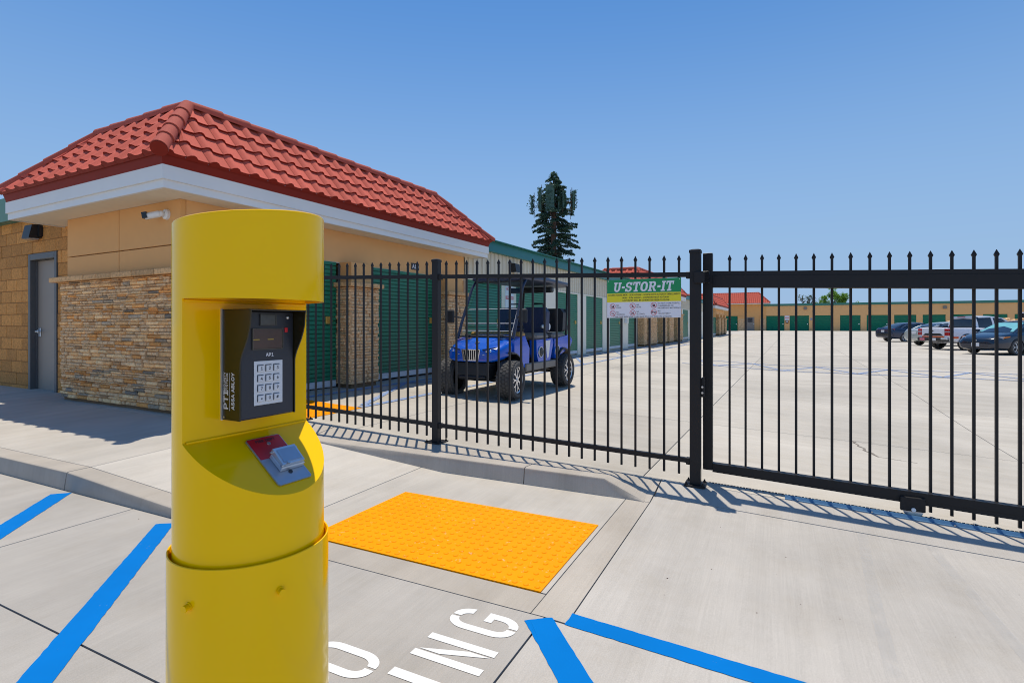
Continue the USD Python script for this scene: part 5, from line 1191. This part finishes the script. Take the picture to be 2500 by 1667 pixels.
# ------------------------------------------------------------------ trees
def leaf_cloud(n, pts_fn, size, rng, flat=.35):
    """n small leaf quads at points from pts_fn(), turned at random"""
    c = pts_fn(n); a = rng.uniform(0, 2*PI, n); b = rng.normal(0, flat, n); s_ = size*rng.uniform(.6, 1.4, n)
    d = np.c_[np.cos(a)*np.cos(b), np.sin(a)*np.cos(b), np.sin(b)]; w = np.cross(d, rng.normal(0, 1, (n, 3)) + [0, 0, 1.5]); w /= np.linalg.norm(w, axis=1, keepdims=True)
    v = np.stack([c - d*s_[:, None]*.5, c + w*s_[:, None]*.30, c + d*s_[:, None]*.5, c - w*s_[:, None]*.30], 1).reshape(-1, 3)
    k = np.arange(n)*4
    return v, np.vstack([np.c_[k, k+1, k+2], np.c_[k, k+2, k+3]])
def mast_pine():
    rg = np.random.default_rng(5); D = 70.; x = (1352-1250)/1290*D
    t = thing('conifer_tree', 'tall dark conifer-shaped phone mast with flat antenna panels, behind the long building', 'tree', (x, D, -.2))
    H = 22.1
    part('trunk', tube([(0, 0, 0), (0, 0, 8), (0, 0, 15), (0, 0, 18.5), (0, 0, H-1.2)], [.42, .38, .33, .25, .07], 14), M['bark'], t, smooth=True)
    P, Q, nb = [], [], 0
    br = []
    for lev in np.arange(7.2, 21.6, .30):
        if 16.0 < lev < 20.0 and rg.random() < .2: continue
        Lb = np.interp(lev, [7, 12, 15.8, 19.5, 20.5, 21.6], [3.5, 3.3, 2.9, 1.9, 1.4, .45])
        for k in range(5):
            a = rg.uniform(0, 2*PI); L = Lb*rg.uniform(.62, 1.08); dr = rg.uniform(.02, .30)
            g = np.linspace(.12, 1, 9); p = np.c_[np.cos(a)*L*g, np.sin(a)*L*g, lev + .10*L*g - (dr+.08)*L*g**2]
            br.append(tube(p[::2], np.linspace(.045, .012, 5), 4, False))
            n = int(75*L)
            u = rg.uniform(.22, 1.02, n)**.8; base = np.c_[np.interp(u, g, p[:, 0]), np.interp(u, g, p[:, 1]), np.interp(u, g, p[:, 2])]
            sidew = rg.normal(0, 1, n)*.26*np.sin(np.clip(u, 0, 1)*PI*.9 + .25)
            base += np.c_[-np.sin(a)*sidew, np.cos(a)*sidew, -np.abs(sidew)*.35 + rg.normal(-.05, .07, n)]
            P.append(base)
    P = np.vstack(P)
    part('crown', leaf_cloud(len(P), lambda n: P, .25, rg, .5), M['needles'], t)
    part('branches', cat(br), M['bark'], t, kind='stuff')
    for k, (a, r, z0, z1, w) in enumerate([(3.5, 2.0, 16.4, 19.4, .62), (3.0, 2.9, 16.2, 18.6, .5), (4.3, 1.5, 16.2, 19.6, 1.15), (5.3, 1.3, 16.4, 18.2, .6), (.15, 2.5, 16.0, 19.0, .55), (-.45, 2.8, 16.6, 18.9, .5), (.9, 2.4, 16.4, 19.0, .6), (2.2, 2.3, 16.3, 18.9, .6), (1.5, 2.2, 16.4, 18.8, .6), (-.9, 1.9, 16.6, 18.8, .35)]):
        px, py = r*math.cos(a), r*math.sin(a)
        pn = part('antenna_panel', tr(cbox(-.09, .09, -w/2, w/2, z0, z1, .04), (px, py, 0), rz=a), M['needle_panel'], t)
        part('mast_pipe', cat([tube([(px*.9, py*.9, z0-.5), (px*.9, py*.9, z1+.45)], .04, 6), tube([(0, 0, z0+.9), (px*.9, py*.9, z0+.9)], .04, 5)]), M['bark'], pn)
        def fp(n): 
            y = rg.uniform(-w/2, w/2, n); z = rg.uniform(z0, z1+.1, n); o = rg.normal(0, .20, n)
            return np.c_[px + o*math.cos(a) - y*math.sin(a), py + o*math.sin(a) + y*math.cos(a), z]
        part('panel_leaves', leaf_cloud(240, fp, .26, rg, .9), M['needles'], pn, kind='stuff')
mast_pine()
def broad_tree(label, x, y, z, H, crown, mat, n, seed, size):
    rg = np.random.default_rng(seed); t = thing('broad_tree', label, 'tree', (x, y, z), group=None)
    h0 = H*.42
    limbs = [tube([(0, 0, 0), (.05, 0, h0*.6), (0, .05, h0)], [.24, .20, .16], 9)]
    for cx, cy, cz, r in crown: limbs.append(tube([(0, 0, h0*.8), (cx*.5, cy*.5, (h0*.8+cz)/2+.1), (cx, cy, cz+r*.5)], [.12, .08, .02], 6))
    part('trunk', cat(limbs), M['bark'], t, smooth=True)
    pts = []
    for cx, cy, cz, r in crown:
        m = int(n*r*r)
        cl = rg.normal(0, .5, (14, 3))*r + [cx, cy, cz]
        k = rg.integers(0, 14, m); pts.append(cl[k] + rg.normal(0, .17, (m, 3))*r)
    P = np.vstack(pts)
    part('crown', leaf_cloud(len(P), lambda q_: P, size, rg, .6), M[mat], t)
broad_tree('bright green leafy tree showing above the roof of the far building', (2040-1250)/1290*98, 98, .3, 7.6, [(0, 0, 6.0, 1.3), (-1.9, .5, 5.4, 1.1), (1.5, .3, 5.5, 1.2), (-.2, .2, 7.0, .8), (3.4, 0, 4.6, .8), (-3.4, 0, 4.6, .8), (1.9, 0, 6.3, .7)], 'leaf', 800, 21, .24)
broad_tree('thin dull grey-green tree left of the bright tree above the far roof', (1972-1250)/1290*99, 99, .3, 7.0, [(0, 0, 5.3, .9), (-1.0, .2, 5.9, .55), (.9, 0, 5.2, .8), (-1.6, 0, 6.5, .25), (.5, 0, 6.3, .4)], 'leaf_dark', 500, 22, .2)

# ------------------------------------------------------------------ small things on the buildings and in the yard
def wall_frame(p, qv, z, front): return BX(p, qv), BANG + (0 if not front else -PI/2)
# x axis of each local frame points out of the wall
def on_long(name, label, c, qv, z, p=0.03): w = BX(p, qv); return thing(name, label, c, (w[0], w[1], z), BANG)
def on_front(name, label, c, p, z, qv=0.0): w = BX(p, qv); return thing(name, label, c, (w[0], w[1], z), BANG - PI/2)
def camera_body(t, yaw, pitch):
    tag(t, group='cameras on the tower corner')
    part('base', tr(rev([(0, .045), (.045, .045), (.062, .03), (.066, 0)], 24), ry=PI/2), M['white'], t, smooth=35)
    d = np.array([math.cos(yaw)*math.cos(pitch), math.sin(yaw)*math.cos(pitch), math.sin(pitch)]); s_ = np.cross(d, [0, 0, 1.]); s_ /= np.linalg.norm(s_); u = np.cross(s_, d)
    o = np.array([.07, 0, 0])
    part('joint', tr(trimesh.creation.icosphere(2, .034), o), M['white'], t, smooth=True)
    part('barrel', frame(rev([(0, -.02), (.036, -.02), (.040, .0), (.040, .155), (.036, .16)], 24), o + d*.03, s_, u, d), M['white'], t, smooth=35)
    hd = part('hood', frame(hull([(x, y, z) for x in (-.046, .046) for y in (-.030, .046) for z in (.12, .175)]), o + d*.03, s_, u, d), M['black_gloss'], t)
    part('lens', frame(cat([rev([(0, .180), (.026, .178), (.030, .174)], 20), box(-.034, .034, -.022, .034, .1745, .1765)]), o + d*.03, s_, u, d), M['lens'], hd)
camera_body(on_front('security_camera', 'white bullet camera with black hood beside the pedestal, on the stucco corner', 'security camera', -.27, 2.645), -.95, -.22)
camera_body(on_long('security_camera', 'white camera mount just showing above the yellow pedestal top', 'security camera', .36, 2.655, .0), .2, -.25)
wl = on_front('wall_lamp', 'black wedge-shaped wall lamp above the grey door', 'wall lamp', -4.40, 2.70, .25)
part('housing', hull([(.0, -.13, .0), (.0, .13, .0), (.0, -.13, .22), (.0, .13, .22), (.13, -.13, .20), (.13, .13, .20), (.17, -.13, .0), (.17, .13, .0), (.17, -.13, -.02), (.17, .13, -.02)]), M['black_plastic'], wl)
part('lens', box(.03, .15, -.11, .11, -.026, -.012), M['lamp_glass'], wl); part('heat_fin', box(.0, .05, .13, .17, .02, .20), M['black_plastic'], wl)
w2 = on_long('wall_lamp', 'small dark wall lamp high on the beige metal siding', 'wall lamp', 8.55, 2.66, .05)
tag(wl, group='lamps on the walls'); tag(w2, group='lamps on the walls')
part('housing', hull([(0, -.13, 0), (0, .13, 0), (0, -.13, .24), (0, .13, .24), (.14, -.13, .22), (.14, .13, .22), (.18, -.13, 0), (.18, .13, 0)]), M['black_plastic'], w2); part('lens', box(.03, .15, -.1, .1, -.01, -.001), M['lamp_glass'], w2)
npl = on_long('number_plate', 'small dark unit number plate above the second roller door', 'sign', 4.52, 2.36, .006)
part('board', cbox(0, .006, -.12, .12, 0, .13, .002), M['ink'], npl)
m_ = meshkit.text_mesh('A10', .075, .002, True); v_ = np.asarray(m_.vertices); part('lettering', (np.c_[.006 + v_[:, 2], v_[:, 0] - v_[:, 0].max()/2, .028 + v_[:, 1]], np.asarray(m_.faces)), M['sign_white'], npl)
def notice(t, w, h, rows, d=.01):
    tag(t, group='white notices with red lettering')
    part('board', cbox(0, d, -w/2, w/2, 0, h, .002), M['sign_white'], t)
    part('red_panel', box(d, d+.002, -w*.46, w*.46, h*.42, h*.56), M['sign_red'], t)
    for s_, z, k, mt in rows:
        m = meshkit.text_mesh(s_, k, .001, True); v = np.asarray(m.vertices); q_ = min(1., w*.84/v[:, 0].max())
        part('lettering', (np.c_[d + .002 + v[:, 2], (v[:, 0] - v[:, 0].max()/2)*q_, h*z + v[:, 1]], np.asarray(m.faces)), M[mt], t)
nt = on_long('notice_board', 'white notice with a red panel on the pillar behind the golf cart', 'sign', 8.36, 1.68, .05)
notice(nt, .46, .62, [('NOTICE', .80, .07, 'sign_pink'), ('FIRE LANE', .455, .05, 'sign_white')])
bx1 = on_long('wall_box', 'slim white box on the pillar under the sign', 'box', 19.25, 1.35, .05)
part('body', cbox(0, .10, -.16, .16, 0, .42, .01), M['white'], bx1); part('cover', cbox(.10, .112, -.13, .13, .04, .38, .006), M['jamb'], bx1)
def far_at(x, y=0.0): return O2 + x*A + y*B
for k, (x, z, lab) in enumerate(((9.0, 3.45, 'small square lamp on the far building left of the cars'), (24.8, 3.35, 'small square lamp on the far building above the pickup'))):
    p_ = far_at(x); t = thing('wall_lamp', lab, 'wall lamp', (p_[0], p_[1], z), BANG - PI/2, 'lamps on the walls')
    part('housing', cbox(0, .14, -.2, .2, 0, .38, .03), M['seat_tan'], t)
p_ = far_at(6.68); t = thing('notice_board', 'white notice with red lines between the first two green doors of the far building', 'sign', (p_[0], p_[1], 1.98), BANG - PI/2); notice(t, .58, .66, [('NOTICE', .76, .09, 'sign_red')])
t = thing('extinguisher_box', 'small red-brown cabinet under the notice on the far building', 'cabinet', (p_[0], p_[1], 1.52), BANG - PI/2)
part('body', cbox(0, .14, -.17, .17, 0, .42, .02), M['bark'], t); part('label', box(.14, .145, -.08, .08, .12, .32), M['sign_white'], t)
p_ = far_at(9.75); t = thing('unit_sign', 'tiny blue plate beside a green door of the far building', 'sign', (p_[0], p_[1], 1.95), BANG - PI/2); part('board', cbox(0, .02, -.1, .1, 0, .3, .005), M['blue_faint'], t)
p_ = BX(.16, 30.9)
# planter mound with rocks at the right, and its little light
pm = thing('rock_planter', 'raised planter heaped with reddish rocks behind the pickup', 'planter', (43.0, 44.0, Gz(43, 44)), BANG)
rg = np.random.default_rng(9)
gx2, gy2 = np.meshgrid(np.linspace(-7, 16, 60), np.linspace(-2.5, 2.5, 22), indexing='ij')
hz2 = 1.62*np.clip(1 - (np.abs(gy2)/2.5)**3, 0, 1)*ss(gx2, -7, -4.6) + (meshkit.fbm(np.stack([gx2*1.3, gy2*1.3, 0*gx2], -1), 3) - .5)*.25
vv = np.c_[gx2.ravel(), gy2.ravel(), hz2.ravel()]; i_, j_ = np.meshgrid(np.arange(59), np.arange(21), indexing='ij'); k0 = (i_*22 + j_).ravel()
part('mound', (vv, np.vstack([np.c_[k0, k0+22, k0+23], np.c_[k0, k0+23, k0+1]])), M['mulch'], pm, smooth=True)
rk = []; ico = trimesh.creation.icosphere(1, 1.0); iv, if_ = np.array(ico.vertices), np.array(ico.faces)
for k in range(700):
    kk = rg.integers(0, len(vv)); s_ = rg.uniform(.07, .19); rk.append((iv*s_*rg.uniform(.6, 1.2, (len(iv), 1))*[1.2, 1, .7] + vv[kk] + rg.normal(0, .1, 3)*[1, 1, .2], if_))
part('rocks', cat(rk), M['rock'], pm, kind='stuff')
def grass_tuft(t, c, n, h, seed):
    r_ = np.random.default_rng(seed); ms = []
    for k in range(n):
        a = r_.uniform(0, 2*PI); L = h*r_.uniform(.6, 1.1); o = np.array(c) + r_.normal(0, .05, 3)*[1, 1, 0]; e = o + [math.cos(a)*L*.5, math.sin(a)*L*.5, L]
        w = np.array([-math.sin(a), math.cos(a), 0])*.012; md = (o+e)/2 + [0, 0, L*.12]
        ms.append((np.array([o-w, o+w, md+w, md-w, e]), np.array([[0, 1, 2], [0, 2, 3], [3, 2, 4]])))
    part('blades', cat(ms), M['leaf'], t)
for k, (dx, sd) in enumerate(((1.1, 3), (2.0, 4), (3.2, 5))):
    w_ = np.array([43., 44.]) + dx*A - .3*B; t = thing('shrub', ('low pale shrub nearest the little black light on the rock planter', 'low pale shrub in the middle of the rock planter row', 'low pale shrub at the right end of the rock planter')[k], 'shrub', (w_[0], w_[1], Gz(43, 44) + 1.5), 0., 'shrubs on the rock planter'); grass_tuft(t, (0, 0, 0), 90, .55, sd)
w_ = np.array([43., 44.]) - .35*A; bo = thing('garden_light', 'short black bollard light standing on the rock planter', 'bollard light', (w_[0], w_[1], Gz(43, 44) + 1.5))
part('post', cyl(.07, .62, 14), M['black_paint'], bo, smooth=40); part('lamp_cap', tr(cyl(.09, .10, 14, .07), (0, 0, .62)), M['white'], bo, smooth=40)

# ------------------------------------------------------------------ specks, cracks and the gate's drive chain
rg = np.random.default_rng(31); db = []
for k in range(45):
    s_, t_ = rg.uniform(-3.4, 2.4), rg.uniform(-3.6, -.5)
    if (-2.05 < s_ < -.2 and -2.2 < t_ < -.4) or t_ > -2.2 and s_ < -.2: continue
    p_ = xy_st(np.array([s_, t_])); r_ = rg.uniform(.0012, .0032); db.append((iv*r_*[1.4, 1, .5] + [p_[0], p_[1], float(G(p_)) + r_*.4], if_))
part('grit', cat(db), M['bark'], drive, kind='stuff')
def line_on(pts, w, mat, parent, name, lift=.003):
    g = shapely.union_all([strip2d(a, b, w*rg.uniform(.6, 1.2)) for a, b in zip(pts[:-1], pts[1:])])
    for k in getattr(g, 'geoms', [g]): part(name, sheet(k, G, lambda v: v, .3, 0, lift), mat, parent)
def zig(a, b, n, amp):
    a, b = np.array(a), np.array(b); d = b-a; nn_ = np.array([-d[1], d[0]])/np.linalg.norm(d)
    return [tuple(a + d*k/n + nn_*rg.normal(0, amp)*(0 < k < n)) for k in range(n+1)]
M['crack'] = plain('crack_filler', (.20, .17, .14), .9, var=.2, scale=30.)
line_on(zig((3.79, 5.92), (3.62, 5.22), 14, .02), .022, M['crack'], yard, 'crack'); line_on(zig((3.62, 5.22), (3.86, 5.03), 5, .008), .008, M['crack'], yard, 'crack'); line_on(zig((3.79, 5.92), (4.02, 5.86), 4, .004), .006, M['crack'], yard, 'crack')
ch_ = thing('gate_chain', 'thin dark drive chain lying along the ground beside the gate track', 'chain', (PR[0], PR[1], 0), FANG)
cs = np.arange(.10, 4.5, .022); cz = np.array([float(G(xy_st(np.array([a, .085])))) for a in cs])
part('links', cat([box(a-.008, a+.008, .081 if i % 2 else .083, .089 if i % 2 else .087, z+.010, z+.016) for i, (a, z) in enumerate(zip(cs, cz))]), M['black_plastic'], ch_, kind='stuff')

# faint tyre sweeps left on the apron
M['tyre_sweep'] = mk('pale_tyre_sweep', {'g': ('geometry', {}), 'n': ('noise_texture', {'scale': 9., 'detail': 5.}), 'r': ('map_range', {'from_min': .35, 'from_max': .75, 'to_min': 0., 'to_max': .42, 'clamp': True}), 't': ('transparent_bsdf', {}), 'd': ('diffuse_bsdf', {'color': (.55, .53, .50)}), 'x': ('mix_closure', {})},
    [('g.position', 'n.vector'), ('n.fac', 'r.value'), ('r.result', 'x.fac'), ('t.BSDF', 'x.closure1'), ('d.BSDF', 'x.closure2')], surface='x.closure')
for pts in ([(1.05, -.33), (1.0, -.98), (.97, -1.43), (.94, -2.05)], [(1.40, -.33), (1.435, -.92), (1.447, -1.16), (1.465, -1.50), (1.48, -2.05)]):
    k = LineString(pts).buffer(.028, cap_style=2); part('tyre_mark', sheet(k, G, xy_st, .15, 0, .002), M['tyre_sweep'], drive)
